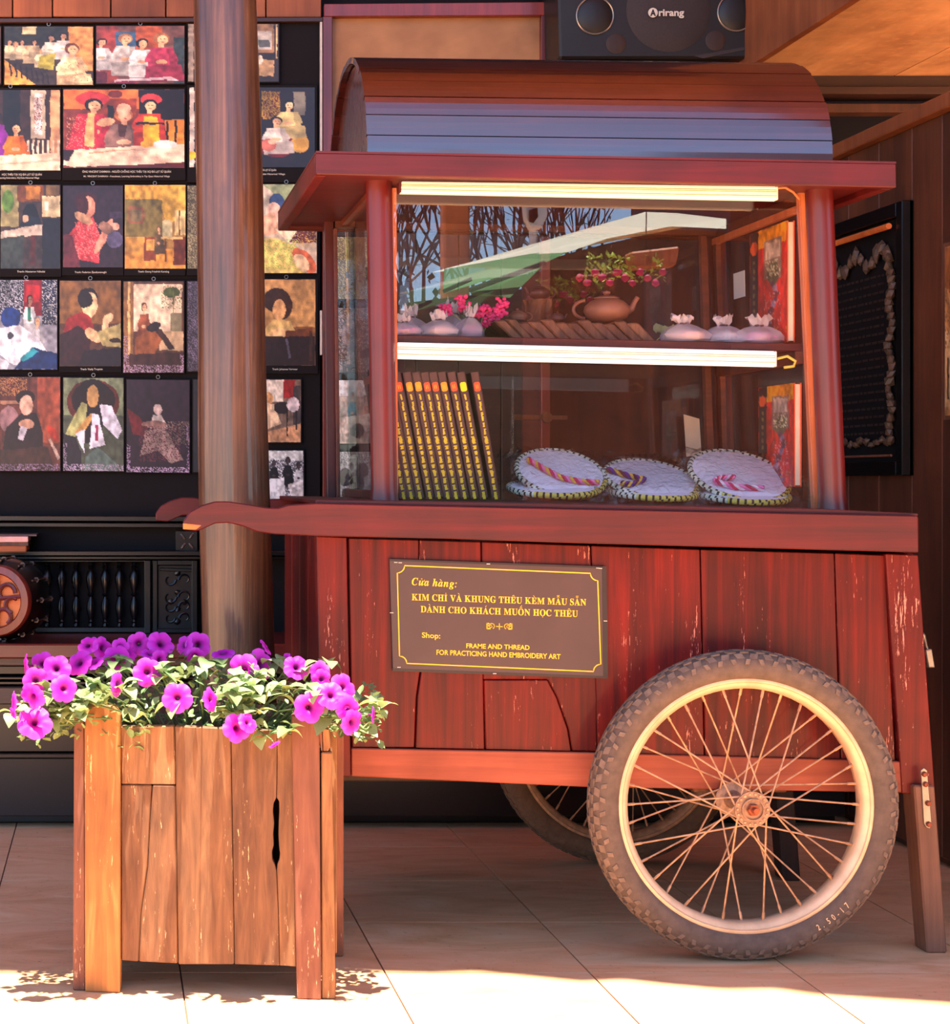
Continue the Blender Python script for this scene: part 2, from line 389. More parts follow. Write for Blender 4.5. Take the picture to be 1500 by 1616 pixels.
def serif_line(s, italic=False):
    """bold serif letters with their Vietnamese accents; returns verts, faces, width"""
    V, Fs, x = [], [], 0
    for ch in s:
        if ch == ' ': x += .30; continue
        b, acc = DEC.get(ch, (ch, []))
        if b.isalpha():
            base = (0x1D468 if b.isupper() else 0x1D482) if italic else (0x1D400 if b.isupper() else 0x1D41A)
            g = chr(base+ord(b)-ord('A' if b.isupper() else 'a'))
        else: g = b
        vs, fs = glyph(g, .2 if (italic and not b.isalpha()) else 0, .008)
        if not vs: continue
        x0 = min(v[0] for v in vs); x1 = max(v[0] for v in vs); y1 = max(v[1] for v in vs)
        o = len(V); V += [(v[0]-x0+x, v[1]) for v in vs]; Fs += [tuple(i+o for i in f) for f in fs]
        cx = x+(x1-x0)/2+(.06 if italic else 0); hy = y1+.12
        for a in acc:
            cy = hy; ax = cx; w = .028
            if a == 'dot': cy = -.13; w = .045
            if a == 'horn': cy = y1-.03; ax = x+(x1-x0)+.02
            for pl in ACC[a]:
                for (p, q) in zip(pl[:-1], pl[1:]):
                    dx, dy = q[0]-p[0], q[1]-p[1]; L = math.hypot(dx, dy) or 1; nx, ny = -dy/L*w, dx/L*w; ex, ey = dx/L*.012, dy/L*.012
                    o = len(V); V += [(ax+p[0]+nx-ex, cy+p[1]+ny-ey), (ax+p[0]-nx-ex, cy+p[1]-ny-ey), (ax+q[0]-nx+ex, cy+q[1]-ny+ey), (ax+q[0]+nx+ex, cy+q[1]+ny+ey)]; Fs.append((o, o+1, o+2, o+3))
            if a not in ('dot', 'horn'): hy += .14
        x += (x1-x0)+.055
    return V, Fs, x
def sans_line(s, bold=.012):
    vs, fs = glyph(s, 0, bold)
    x0 = min(v[0] for v in vs); x1 = max(v[0] for v in vs)
    return [(v[0]-x0, v[1]) for v in vs], fs, x1-x0
def put_text(line, o, ex, ez, width, cap, bm=None, nrm=Vector((0, -1, 0)), th=.0008):
    """lay a line from world point o along unit ex for width metres"""
    V, Fs, w = line; b = bm if bm is not None else NB(); sx = width/w; sy = cap/.72
    vs = [b.verts.new(Vector(o)+ex*(v[0]*sx)+ez*(v[1]*sy)+nrm*th) for v in V]
    for f in Fs:
        try: b.faces.new([vs[i] for i in f])
        except ValueError: pass
    return b
def text_px(line, p0, p1, cap, d, bm=None):
    a, c = W(p0[0], p0[1], d), W(p1[0], p1[1], d); e = (c-a)
    ex = e.normalized(); ez = Vector((0, 0, 1))
    return put_text(line, a, ex, ez, e.length, cap*d/F, bm)

# ================================================================== STRUCTURE
# floor: a bed with separate tiles
TS = .38
b = box(-9, 9, -9, 6.2, -.12, -.004); floor = st(mk('floor', b, M_tile))
tp = None
for i in range(-4, 7):
    for j in range(-5, 4):
        x = .5096+TS*(i-1); y = 3.715+TS*(j-0)
        if tp is None:
            b = NB(); g = .0016
            prism([(g, g, -.0035), (TS-g, g, -.0035), (TS-g, TS-g, -.0035), (g, TS-g, -.0035)], (0, 0, .0035), b)
            tp = mk('tile', b, M_tile, None, local=True); o = tp
        else:
            o = tp.copy(); COL.objects.link(o)
        o.parent = floor; o.location = Vector((x, y, 0))-wl(floor)
b = box(-1.01+.0, .5096+TS*6, 3.715-TS*5, 3.715+TS*4, -.0042, -.0036); mk('joint_bed', b, M_joint, floor)

# back wall and roof
b = box(-3.2, 3.6, 5.12, 5.24, 0, 4.6); st(mk('wall_back', b, M_blackm))
edge = [(-3.2, 3.30), (-1.2, 3.33), (-.3, 3.345), (-.15, 3.33), (0, 3.35), (.15, 3.335), (.3, 3.345), (.40, 3.355), (.50, 3.335), (.60, 3.325), (.68, 3.338), (.78, 3.30), (.86, 3.268), (.94, 3.28), (1.02, 3.245), (1.1, 3.22), (1.2, 3.222), (1.26, 3.185), (1.4, 3.15), (1.6, 3.10), (2.0, 3.04), (3.6, 2.95)]
offY = 4.6/math.tan(SUN_EL)
pts = [(x, y-offY, 4.6) for x, y in edge]+[(3.6, 5.24, 4.6), (-3.2, 5.24, 4.6)]
b = prism(pts, (0, 0, .1)); ceil = st(mk('ceiling', b, M_wallw))
# plank cladding above the picture panel
xs = [-140, -60, 20, 83, 175, 262, 340, 420, 508]
cl = st(mk('trim_1', pp([(-160, 29), (510, 27), (510, 34), (-160, 36)], 5.02, .03), M_beam))
for i in range(len(xs)-1):
    b = pp([(xs[i]+1, -150), (xs[i+1]-1, -150), (xs[i+1]-1, 27), (xs[i]+1, 27+random.uniform(-1, 1))], 5.03, .02); mk('plank', b, M_wallw, cl)
# lowered soffit on the right
zs, xl = 2.026, 1.717
sof = st(mk('ceiling_2', box(xl+.02, 3.6, 3.0, 4.95, zs+.012, zs+.04), M_ceil))
y = xl+.02
for k, w_ in enumerate([.42, .6, .55, .3]):
    mk('panel', box(y+.001, min(y+w_-.001, 3.59), 3.0, 4.95, zs, zs+.012, bev=.001), M_ceil, sof); y += w_
st(mk('trim_2', box(xl, xl+.02, 3.0, 4.97, zs, 3.1), M_wallw))
st(mk('trim_3', box(1.5, 3.6, 4.94, 4.99, 1.995, 2.03, bev=.002), M_beam)); st(mk('trim_4', box(1.5, 3.6, 4.92, 5.02, 1.972, 1.993, bev=.002), M_beam))
st(mk('trim_5', box(1.45, 3.6, 4.96, 5.02, 1.93, 1.955, bev=.002), M_wallr))
# right wall with boards
XR = 1.97
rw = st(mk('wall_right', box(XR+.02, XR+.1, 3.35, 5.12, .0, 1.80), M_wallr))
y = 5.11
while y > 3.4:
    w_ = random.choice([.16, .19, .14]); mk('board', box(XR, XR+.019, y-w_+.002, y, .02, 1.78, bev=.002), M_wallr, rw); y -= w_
st(mk('trim_6', box(XR-.03, XR+.12, 3.3, 5.12, 1.78, 1.815, bev=.003), M_wallw))
# black picture panel with ledge
pan = st(mk('wall_panel', pp([(-220, 36), (506, 36), (506, 815), (-220, 815)], 5.04, .03), M_blackm))
st(mk('trim_7', pp([(-220, 813), (470, 816), (470, 824), (-220, 821)], 4.98, .06), M_black))
st(mk('trim_8', pp([(-220, 824), (470, 827), (470, 834), (-220, 830)], 4.95, .1), M_black))
st(mk('trim_9', box(W(507, 0, 5.03).x-.004, W(507, 0, 5.03).x+.002, 5.02, 5.03, W(0, 250, 5.03).z, W(0, 36, 5.03).z), M_pipe))
st(mk('trim_10', box(W(508, 0, 5.0).x-.004, W(508, 0, 5.0).x+.001, 5.0, 5.01, W(0, 560, 5.0).z, W(0, 490, 5.0).z), M_pipe))
# framed door-like board behind the cart
dr = T('framed_panel', 'tall tan board in a red-brown wooden frame behind the cart roof', 'panel', W(690, 1000, 5.03))
mk('panel', pp([(522, 22), (860, 22), (860, 300), (522, 300)], 5.045, .02), M_tan, dr)
for k in range(5): mk('lower_panel', pp([(524+67*k, 301), (590+67*k, 301), (590+67*k, 900), (524+67*k, 900)], 5.045, .02, bev=.002), M_beam, dr)
mk('frame_rail', pp([(512, 6), (869, 3), (869, 24), (512, 26)], 5.02, .03), M_frame, dr)
mk('frame_stile', pp([(510, 26), (525, 26), (525, 900), (510, 900)], 5.02, .03), M_frame, dr)
mk('frame_stile', pp([(855, 24), (869, 24), (869, 900), (855, 900)], 5.02, .03), M_frame, dr)
mk('frame_rail', pp([(510, 900), (869, 900), (869, 920), (510, 920)], 5.02, .03), M_frame, dr)

# round log column
lx, ly = W(376, 0, 3.75).x, 3.75
pts, rs = [], []
for k in range(34):
    z = 4.6*k/33; py = CY-(z-H)*F/3.75; cx_ = 355+21*(py/1010) if py > -300 else 349
    pts.append((W(cx_, 0, 3.75).x+.002*math.sin(z*5), 3.75, z)); rs.append((.0665+.0095*min(1.2, max(-.3, py/1010)))*(1+.012*math.sin(z*9)))
col = tag(mk('log_column', tube(pts, rs, 28), M_log, smooth=True), 'thick round brown log column standing left of the cart', 'column')
b = lathe([(.13, 0), (.13, .05), (.11, .07), (.09, .08)], (pts[0][0], 3.75, 0), 'Z', 28)
mk('footing', b, M_rock, col, smooth=True)

# ================================================================== CART
cart = T('vendor_cart', 'red wooden vendor cart with glass display cabinet, barrel roof and spoked wheels', 'cart', (1.2, 3.8, 0))
D = 3.497
def board(pts, name='board', d=D, th=.02, mat=None, label=None, bev=.0018):
    return mk(name, pp(pts, d, th, bev=bev), mat or M_board, cart, label=label)
board([(500, 846), (547, 848), (554, 1226), (507, 1224)], 'corner_stile', D-.010, .04, M_stile_pale)
tops = [(549, 849), (655, 852), (760, 855), (933, 861), (1106, 867), (1318, 873), (1398, 876)]
bots = [(555, 1180), (656, 1180), (766, 1183), (943, 1189), (1113, 1193), (1328, 1199), (1415, 1201)]
for i in range(len(tops)-1):
    (x0, y0), (x1, y1), (x2, y2), (x3, y3) = tops[i], tops[i+1], bots[i+1], bots[i]
    if i == 0:      # plank with the crack below the sign
        board([(x0+1, y0), (x1+6, y1), (663, 1060), (657, 1100), (654, 1180), (x3+1, y3)])
    elif i == 1: board([(x0+7, y0), (x1-1, y1), (x2-1, y2), (656, 1181), (659, 1100), (665, 1060)])
    elif i == 2:
        board([(x0+1, y0), (x1-1, y1), (942, 1100), (943-1, 1186), (904, 1185), (898, 1150), (880, 1100), (865, 1072), (x0+3, 1072)])
        board([(x0+4, 1073), (864.5, 1073), (879, 1101), (896.5, 1151), (902, 1186), (x3+1, y3)], d=D+.0006)
    else: board([(x0+1, y0), (x1-1, y1), (x2-1, y2), (x3+1, y3)], d=D+random.uniform(0, .001))
mk('backing', pp([(510, 855), (1450, 878), (1455, 1230), (515, 1215)], D+.022, .01), M_legd, cart)
board([(1399, 874), (1450, 876), (1477, 1256), (1424, 1252)], 'corner_stile', D-.010, .04, M_stile_pale)
board([(555, 1181), (927, 1188), (1424, 1202), (1424, 1251), (927, 1242), (555, 1225)], 'bottom_rail', D-.008, .035, M_rail_pale)
# sides and back of the body
XL0, XR0 = W(507, 0, D).x, W(1462, 0, D).x
zb, zt = W(0, 1222, D).z, W(0, 850, D).z
for k in range(4):
    y0 = D+.032+k*.165; mk('side_board', box(XL0-.004, XL0+.016, y0, y0+.163, zb, zt-.0, bev=.0015), M_board, cart)
    mk('side_board', box(XR0-.03, XR0-.01, y0, y0+.163, zb-.03, zt-.03, bev=.0015), M_board, cart)
mk('back_board', box(XL0, XR0-.02, 4.17, 4.19, zb-.01, zt-.03), M_board, cart)
mk('base_board', box(XL0+.02, XR0-.04, D+.035, 4.165, zb+.0, zb+.02), M_legd, cart)
# long rails with shaped handles
def rail(d, dx, th=.034):
    P = [(290, 822), (300, 808), (318, 798), (340, 791.5), (362, 791.5), (392, 796), (420, 801), (440, 802), (455, 797), (500, 794), (620, 797), (900, 803), (1295, 811), (1450, 814),
         (1451, 872), (1300, 868), (900, 857), (700, 850), (500, 846), (432, 843), (405, 839), (382, 830), (360, 825), (340, 826), (322, 834), (312, 838), (290, 836)]
    pts = []
    for x, y in P:
        w_ = W(x, y, 3.455); w_.y = d; w_.x -= dx if x < 470 else 0; pts.append(w_)
    return mk('handle_rail', prism(pts, (0, th, 0), bev=.002), M_rail, cart)
rf = rail(3.455, 0); rail(4.195, .035)
mk('cut_end', pp([(289, 826), (318, 829), (309, 836), (289, 835)], 3.4545, .002, bev=0), M_endcut, rf, label='paler cut end of the handle')
mk('end_rail', box(W(1440, 0, 3.49).x, W(1451, 0, 3.49).x, 3.49, 4.19, W(0, 870, 3.49).z, W(0, 816, 3.49).z, bev=.002), M_rail, cart)
mk('end_rail', box(XL0-.004, XL0+.02, 3.49, 4.19, zt, zt+.05, bev=.002), M_rail, cart)
# counter plate
mk('counter', prism([W(498, 788, 3.47), W(1295, 803, 3.47), W(1450, 810, 3.47), W(1450, 815, 3.47), W(498, 795, 3.47)], (0, .74, 0), bev=.0015), M_rail, cart)
# floor of the display
cfl = W(628, 789, 3.58).z
# posts
def post(x0, x1, y):
    a = W(x0, 270, 3.55); c = W(x1, 806 if x0 > 900 else 792, 3.55)
    a.y = c.y = y; n = 24; pts, rs = [], []
    for k in range(n+1):
        t = k/n; pts.append(a.lerp(c, t)); r = .0258
        if t > .97: r = .029
        if t < .03: r = .028
        rs.append(r)
    return mk('corner_post', tube(pts, rs, 20), M_post, cart, smooth=True)
post(598, 607, 3.55); post(1292, 1315, 3.55)
for P in ([(512, 340), (527, 340), (531, 792), (517, 792)], [(1117, 350), (1145, 350), (1163, 792), (1135, 792)]): mk('rear_post', pp(P, 4.10, .03), M_post, cart)
# pine glazing strips
for y, in ((3.578,),):
    for P in ([(619, 296), (626, 296), (629, 790), (621, 790)], [(1261, 300), (1271, 300), (1297, 806), (1285, 806)]):
        pts = [W(x, yy, 3.578) for x, yy in P]
        for p in pts: p.y = y
        mk('glazing_strip', prism(pts, (0, .016, 0), bev=.001), M_strip, cart)
def at(px, py, y):          # point read in the plane of the front posts, pushed back to depth y
    w_ = W(px, py, 3.578); w_.y = y; return w_
# top rails of the cabinet
mk('top_rail', prism([at(580, 268, 4.09), at(1310, 280, 4.09), at(1310, 318, 4.09), at(580, 302, 4.09)], (0, .03, 0)), M_inner, cart)
mk('top_rail', prism([at(580, 272, 3.56), at(1300, 284, 3.56), at(1300, 300, 3.56), at(580, 288, 3.56)], (0, .03, 0)), M_inner, cart)
for P in ([(590, 270), (606, 270), (606, 300), (590, 300)], [(1268, 280), (1296, 280), (1296, 320), (1268, 320)]):
    mk('side_top_rail', prism([at(x, y, 3.585) for x, y in P], (0, .52, 0), bev=.001), M_inner, cart)
for P in ([(1262, 322), (1270, 322), (1270, 334), (1262, 334)], ):
    mk('side_top_bead', prism([at(x, y, 3.59) for x, y in P], (0, .51, 0), bev=.001), M_strip, cart)
for (xa, xb) in ((600, 608), (1296, 1312)):
    mk('side_bottom_rail', prism([at(xa-2, 788 if xa < 900 else 803, 3.58), at(xb, 788 if xa < 900 else 803, 3.58), at(xb, 774 if xa < 900 else 789, 3.58), at(xa-2, 774 if xa < 900 else 789, 3.58)], (0, .52, 0), bev=.001), M_inner, cart)
# rear vertical frame strips
for P in ([(1236, 318), (1248, 318), (1262, 800), (1250, 800)], [(1262, 320), (1272, 320), (1288, 804), (1278, 804)], [(576, 305), (582, 305), (588, 788), (582, 788)]):
    mk('rear_stile', prism([at(x, y, 4.075) for x, y in P], (0, .02, 0), bev=.001), M_inner, cart)
# shelf
sh = mk('shelf', prism([at(622, 527, 3.60), at(1279, 541, 3.60), at(1279, 553, 3.60), at(622, 539, 3.60)], (0, .47, 0), bev=.0012), M_rail, cart)
mk('shelf_cleat', prism([at(1262, 553, 3.60), at(1280, 553, 3.60), at(1280, 572, 3.60), at(1262, 572, 3.60)], (0, .47, 0), bev=.001), M_inner, cart)
# display floor and cabinet ceiling, back boards seen through the glass
mk('display_floor', prism([at(612, 789, 3.585), at(1296, 804, 3.585), at(1296, 808, 3.585), at(612, 793, 3.585)], (0, .51, 0)), M_inner, cart)
cc = mk('cabinet_ceiling', prism([at(590, 262, 3.57), at(1310, 272, 3.57), at(1310, 278, 3.57), at(590, 268, 3.57)], (0, .53, 0)), M_inner, cart)
# glass
mk('front_glass', prism([W(622, 297, 3.5735), W(1264, 300, 3.5735), W(1287, 803, 3.5735), W(626, 789, 3.5735)], (0, .003, 0)), M_glass, cart)
mk('rear_glass', prism([at(583, 300, 4.096), at(1250, 308, 4.096), at(1270, 803, 4.096), at(590, 788, 4.096)], (0, .003, 0)), M_glassr, cart)
mk('side_glass', prism([at(598, 300, 3.60), at(605, 785, 3.60), at(605.01+2.5, 785, 3.60), at(600.5, 300, 3.60)], (0, .49, 0)), M_glass, cart)
mk('side_glass', prism([at(1283, 318, 3.60), at(1304, 800, 3.60), at(1306.5, 800, 3.60), at(1285.5, 318, 3.60)], (0, .49, 0)), M_glassr, cart)
# batten lamps
def lamp(P, d, mat, th, nm, lab):
    o = mk(nm, pp(P, d, th, bev=.003), mat, cart, label=lab)
    (x0, y0), (x1, y1), (x2, y2), (x3, y3) = P
    k = .42
    for k in (.3, .42, .72): mk('lamp_ridge', tube([W(x0+1, y0+(y3-y0)*k, d-.001), W(x1-1, y1+(y2-y1)*k, d-.001)], .0011, 6), M_pal0, o, smooth=True)
    mk('end_cap', pp([(x0-3, y0), (x0+1, y0), (x0+1, y3), (x0-3, y3)], d-.002, th+.002), M_rail if d < 3.55 else M_white, o)
    mk('end_cap', pp([(x1-1, y1), (x1+2, y1), (x2+2, y2), (x2-1, y2)], d-.002, th+.002), M_white, o)
    return o
l1 = lamp([(633, 286), (1227, 294), (1227, 315.5), (630, 304)], 3.50, M_lamp1, .022, 'tube_lamp', 'warm glowing tube lamp under the eave')
l2 = lamp([(627, 540), (1225, 554), (1225, 579), (627, 566)], 3.581, M_lamp2, .016, 'tube_lamp', 'white glowing tube lamp below the shelf')
mk('lamp_cable', tube([W(1228, 297, 3.51), W(1240, 296, 3.515), W(1252, 303, 3.53), W(1262, 314, 3.56)], .0022, 6), M_strip, l1, smooth=True)
mk('lamp_cable', tube([W(1227, 566, 3.585), W(1243, 562, 3.585), W(1256, 570, 3.585), W(1253, 578, 3.585), W(1238, 580, 3.585)], .003, 6), M_cord_y, l2, smooth=True)
# eave: fascia boards and soffit
FZ = [(499, 241), (1415, 258), (1416, 296), (499, 275)]
mk('fascia', pp(FZ, 3.42, .022, bev=.002), M_rail, cart)
pts = [W(x, y, 3.42) for x, y in FZ]
for p in pts: p.y = 4.178
mk('fascia', prism(pts, (0, .022, 0), bev=.002), M_rail, cart)
for P in ([(499, 241), (517, 241.3), (517, 275.4), (499, 275)], [(1398, 257.7), (1415, 258), (1416, 296), (1398, 295.6)]):
    mk('fascia', prism([W(x, y, 3.42)+Vector((0, .022, 0)) for x, y in P], (0, .735, 0), bev=.002), M_rail, cart)
mk('soffit', prism([W(x, y, 3.42)+Vector((0, .022, 0)) for x, y in [(517, 262), (1398, 279), (1398, 285), (517, 268)]], (0, .735, 0)), M_rail, cart)
mk('eave_top', prism([W(x, y, 3.42)+Vector((0, .0, 0)) for x, y in [(499, 238), (1415, 255), (1415, 258.5), (499, 241.5)]], (0, .78, 0)), M_rail, cart)
# barrel roof: curved slats
ym, ry = 3.81, .312
A = [0, 9, 19, 29, 39.5, 50, 61, 72, 84, 96, 108, 120, 132, 144, 156, 168, 180]
zl, zr = W(0, 245, 3.5).z, W(0, 251, 3.5).z
xL, xR_ = W(580, 0, 3.5).x, W(1314, 0, 3.5).x
for i in range(len(A)-1):
    b = NB(); rows = []
    a0, a1 = math.radians(A[i]+.25), math.radians(A[i+1]-.25)
    off = random.uniform(0, .0012)
    for (r0) in (0, 1):
        for k in range(4):
            a = a0+(a1-a0)*k/3; rr = 1-.05*r0
            yy = ym-(ry*rr+off)*math.cos(a); zz = (.253*rr+off)*math.sin(a)
            rows.append([b.verts.new((xL-.001*(i % 2), yy, zl+zz)), b.verts.new((xR_+.001*(i % 3), yy, zr+zz-.004))])
    for k in range(3):
        b.faces.new((rows[k][0], rows[k][1], rows[k+1][1], rows[k+1][0])); b.faces.new((rows[4+k][0], rows[5+k][0], rows[5+k][1], rows[4+k][1]))
    for e in (0, 1): b.faces.new([rows[k][e] for k in range(4)]+[rows[7-k][e] for k in range(4)])
    b.faces.new((rows[0][0], rows[4][0], rows[4][1], rows[0][1])); b.faces.new((rows[3][0], rows[3][1], rows[7][1], rows[7][0]))
    mk('roof_slat', b, M_roof, cart, smooth=False)
for xx, zz0 in ((xL+.012, zl), (xR_-.03, zr-.004)):      # end boards of the barrel
    ys = [ym-.29, ym-.15, ym, ym+.15, ym+.29]
    for k in range(4):
        P = []
        for t in range(7):
            y = ys[k]+.001+(ys[k+1]-ys[k]-.002)*t/6; P.append((xx, y, zz0+.236*math.sqrt(max(0, 1-((y-ym)/.294)**2))))
        mk('end_board', prism([(xx, ys[k]+.001, zz0)]+P+[(xx, ys[k+1]-.001, zz0)], (.014, 0, 0)), M_roof, cart)
# ---- wheels
def wheel(c, front):
    x, y, z = c; sg = 1
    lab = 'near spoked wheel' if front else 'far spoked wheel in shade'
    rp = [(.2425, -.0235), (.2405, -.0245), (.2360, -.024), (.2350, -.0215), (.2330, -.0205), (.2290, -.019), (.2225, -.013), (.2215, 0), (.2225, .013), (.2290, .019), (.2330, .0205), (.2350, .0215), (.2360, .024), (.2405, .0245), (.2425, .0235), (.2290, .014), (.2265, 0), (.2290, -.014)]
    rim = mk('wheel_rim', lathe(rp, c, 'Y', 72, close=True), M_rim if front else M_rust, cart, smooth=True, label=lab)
    tp_ = [(.2415, -.022), (.2435, -.0265), (.252, -.0305), (.263, -.0325), (.273, -.0315), (.2815, -.0275), (.2885, -.018), (.2925, -.008), (.2935, 0),
           (.2925, .008), (.2885, .018), (.2815, .0275), (.273, .0315), (.263, .0325), (.252, .0305), (.2435, .0265), (.2415, .022), (.2455, 0)]
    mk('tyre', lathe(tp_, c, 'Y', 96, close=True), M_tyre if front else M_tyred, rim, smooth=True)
    b = NB()
    for row, (r, yo, tilt, hw, hl, n, ph) in enumerate([(.2928, 0, 0, .0052, .0082, 66, 0), (.2905, -.0115, .25, .0048, .0085, 66, .5), (.2905, .0115, -.25, .0048, .0085, 66, .5),
                                                       (.2835, -.0222, .85, .0056, .0075, 66, 0), (.2835, .0222, -.85, .0056, .0075, 66, 0),
                                                       (.2745, -.0295, 1.25, .0050, .0042, 66, .5), (.2745, .0295, -1.25, .0050, .0042, 66, .5)]):
        if row > 4: pass
        for k in range(n):
            a = 2*PI*(k+ph)/n
            er = Vector((math.cos(a), 0, math.sin(a))); et = Vector((-math.sin(a), 0, math.cos(a))); ey = Vector((0, 1, 0))
            nn = er*math.cos(tilt)-ey*math.sin(tilt); ss = ey*math.cos(tilt)+er*math.sin(tilt)
            o = Vector(c)+er*r+ey*yo
            sk = .35*(1 if (k % 2) else -1)
            P = [o+et*hl*(u)+ss*hw*v+et*hw*sk*v-nn*.003 for u, v in ((-1, -1), (1, -1), (1, 1), (-1, 1))]
            prism_fast(b, P, nn*.0058)
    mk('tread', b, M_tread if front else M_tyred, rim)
    hb = lathe([(.011, -.058), (.011, -.056), (.0335, -.056), (.0335, -.052), (.018, -.050), (.015, -.03), (.015, .03), (.018, .050), (.0335, .052), (.0335, .056), (.011, .056)], c, 'Y', 32)
    hub = mk('hub', hb, M_hub, rim, smooth=True)
    b = NB()
    for k in range(18):
        a = 2*PI*k/18; p = Vector(c)+Vector((math.cos(a)*.0285, -.0565, math.sin(a)*.0285)); lathe([(.0001, -.0012), (.0022, -.0012), (.0030, 0)], p, 'Y', 8, b)
    mk('spoke_heads', b, M_rust, rim)
    b = lathe([(.019, -.060), (.021, -.060), (.021, -.054), (.019, -.054)], c, 'Y', 24, close=True); mk('bearing_ring', b, M_hub, rim, smooth=True)
    b = lathe([(.0001, -.066), (.011, -.066), (.012, -.063), (.012, -.056)], c, 'Y', 6); lathe([(.0001, -.078), (.0055, -.078), (.006, -.066)], c, 'Y', 14, b)
    mk('axle_nut', b, M_rustd, rim)
    for i in range(36):
        fl = -1 if i % 2 == 0 else 1; j = i//2
        ah = 2*PI*j/18+(0 if fl < 0 else PI/18); sgn = 1 if j % 2 == 0 else -1
        ar = ah+sgn*math.radians(60)
        p0 = Vector(c)+Vector((math.cos(ah)*.0285, fl*.054, math.sin(ah)*.0285)); p1 = Vector(c)+Vector((math.cos(ar)*.2225, fl*.004, math.sin(ar)*.2225))
        q = p1.lerp(p0, .075)
        b = tube([p0, q, q.lerp(p1, .02), p1], [.0018, .0018, .0028, .0028], 6); mk('spoke', b, M_rust, rim, smooth=True)
    return rim
def prism_fast(b, P, v):
    a = [b.verts.new(p) for p in P]; c = [b.verts.new(p+v) for p in P]
    b.faces.new(c)
    for i in range(4): b.faces.new((a[i], a[(i+1) % 4], c[(i+1) % 4], c[i]))
WX, WZ = 1.205, .2965
def arc_text(s_, c, R_, a_mid, cap, mat, par, y):
    b = NB(); adv = cap*.95; n = len(s_)
    for i, ch in enumerate(s_):
        a = a_mid+((i-(n-1)/2)*adv)/R_; er = Vector((math.cos(a), 0, math.sin(a))); et = Vector((-math.sin(a), 0, math.cos(a)))
        o = Vector((c[0], y, c[2]))+er*(R_+cap/2)-et*cap*.3
        vs, fs, w_ = sans_line(ch, .01)
        put_text((vs, fs, max(w_, .3)), o, et, -er, cap*.55*max(w_, .3)/.6, cap, b)
    return mk('lettering', b, mat, par)
r1 = wheel((WX, 3.425, WZ), True)
arc_text('2.50-17', (WX, 0, WZ), .262, math.radians(-52), .012, M_rim, r1, 3.425-.0333)
a = math.radians(-39); p = Vector((WX+math.cos(a)*.2215, 3.425, WZ+math.sin(a)*.2215)); q = Vector((WX+math.cos(a)*.195, 3.415, WZ+math.sin(a)*.195))
mk('valve', tube([p, q], [.0028, .002], 8), M_rustd, r1, smooth=True)
wheel((WX, 4.28, WZ), False)
mk('axle', tube([(WX, 3.47, WZ), (WX, 4.23, WZ)], .010, 12), M_hub, cart, smooth=True)
for y in (3.62, 4.02):
    mk('axle_block', box(WX-.03, WX+.16, y, y+.05, WZ-.012, zb-.005+.004, bev=.003), M_leg, cart)
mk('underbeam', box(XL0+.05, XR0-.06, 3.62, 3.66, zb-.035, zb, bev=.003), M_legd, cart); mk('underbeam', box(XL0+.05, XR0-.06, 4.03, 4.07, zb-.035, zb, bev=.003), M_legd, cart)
# legs
def leg(y, dx=0):
    P = [W(1443, 1240, 3.47), W(1476, 1240, 3.47), W(1496, 0, 3.47), W(1464, 0, 3.47)]
    P[2].z = 0; P[3].z = 0
    for p in P: p.y = y; p.x += dx
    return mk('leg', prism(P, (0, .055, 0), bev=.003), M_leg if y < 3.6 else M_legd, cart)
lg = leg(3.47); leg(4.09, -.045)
br = mk('bracket', pp([(1454, 1216), (1459, 1212), (1464, 1216), (1471, 1300), (1468, 1308), (1463, 1306), (1459, 1300)], 3.4665, .003, bev=.0006), M_metal, lg)
for (x, y) in ((1460, 1222), (1462, 1238), (1466, 1268), (1467, 1301)):
    mk('bolt', lathe([(.0001, -.005), (.004, -.004), (.0055, 0), (.0055, .002)], W(x, y, 3.4645), 'Y', 8), M_rustd, cart)
# latch on the right end
lt = mk('latch', tube([W(1452, 995, 3.55), W(1459, 1003, 3.55), W(1462, 1018, 3.55), W(1466, 1030, 3.55)], .0035, 8), M_metal, cart, smooth=True)
mk('padlock', pp([(1461, 1026), (1472, 1024), (1477, 1054), (1466, 1054)], 3.542, .012, bev=.002), M_metal, lt)

# ---- sign
DS = D-.006
sg = mk('sign_board', pp([(615, 882), (957, 894), (959, 1071), (620, 1059)], DS, .004, bev=.001), M_sign, cart, label='brown sign with yellow Vietnamese and English lettering')
mk('sign_edge', pp([(951, 893.5), (957.5, 894), (960, 1071), (953, 1070.5)], DS-.0008, .002, bev=0), M_signe, sg)
mk('sign_edge', pp([(615, 882), (957, 894), (957, 897), (615, 885)], DS-.0006, .002, bev=0), M_signe, sg)
mk('sign_edge', pp([(619.5, 1055), (959, 1067.5), (959, 1071), (620, 1059)], DS-.0006, .002, bev=0), M_signe, sg)
def Z(x, y): return (480+x/2.885, 780+y/2.885)
def arc(cx, cy, r, a0, a1, n=6): return [(cx+r*math.cos(math.radians(a0+(a1-a0)*k/n)), cy+r*math.sin(math.radians(a0+(a1-a0)*k/n))) for k in range(n+1)]
TL, TR, BR, BL = Z(425, 325), Z(1338, 360), Z(1352, 807), Z(435, 770)
r = 11.5
loop = arc(TL[0], TL[1], r, 90, 0)+arc(TR[0], TR[1], r, 180, 90)+arc(BR[0], BR[1], r, 270, 180)+arc(BL[0], BL[1], r, 0, -90)
loop = [W(x, y, DS-.0005) for x, y in loop]
b = NB(); n = len(loop); cen = sum(loop, Vector())/n
hw = .0011
inn = []; out_ = []
for i in range(n):
    t = (loop[(i+1) % n]-loop[i-1]).normalized(); nn = Vector((t.z, 0, -t.x)); inn.append(b.verts.new(loop[i]-nn*hw)); out_.append(b.verts.new(loop[i]+nn*hw))
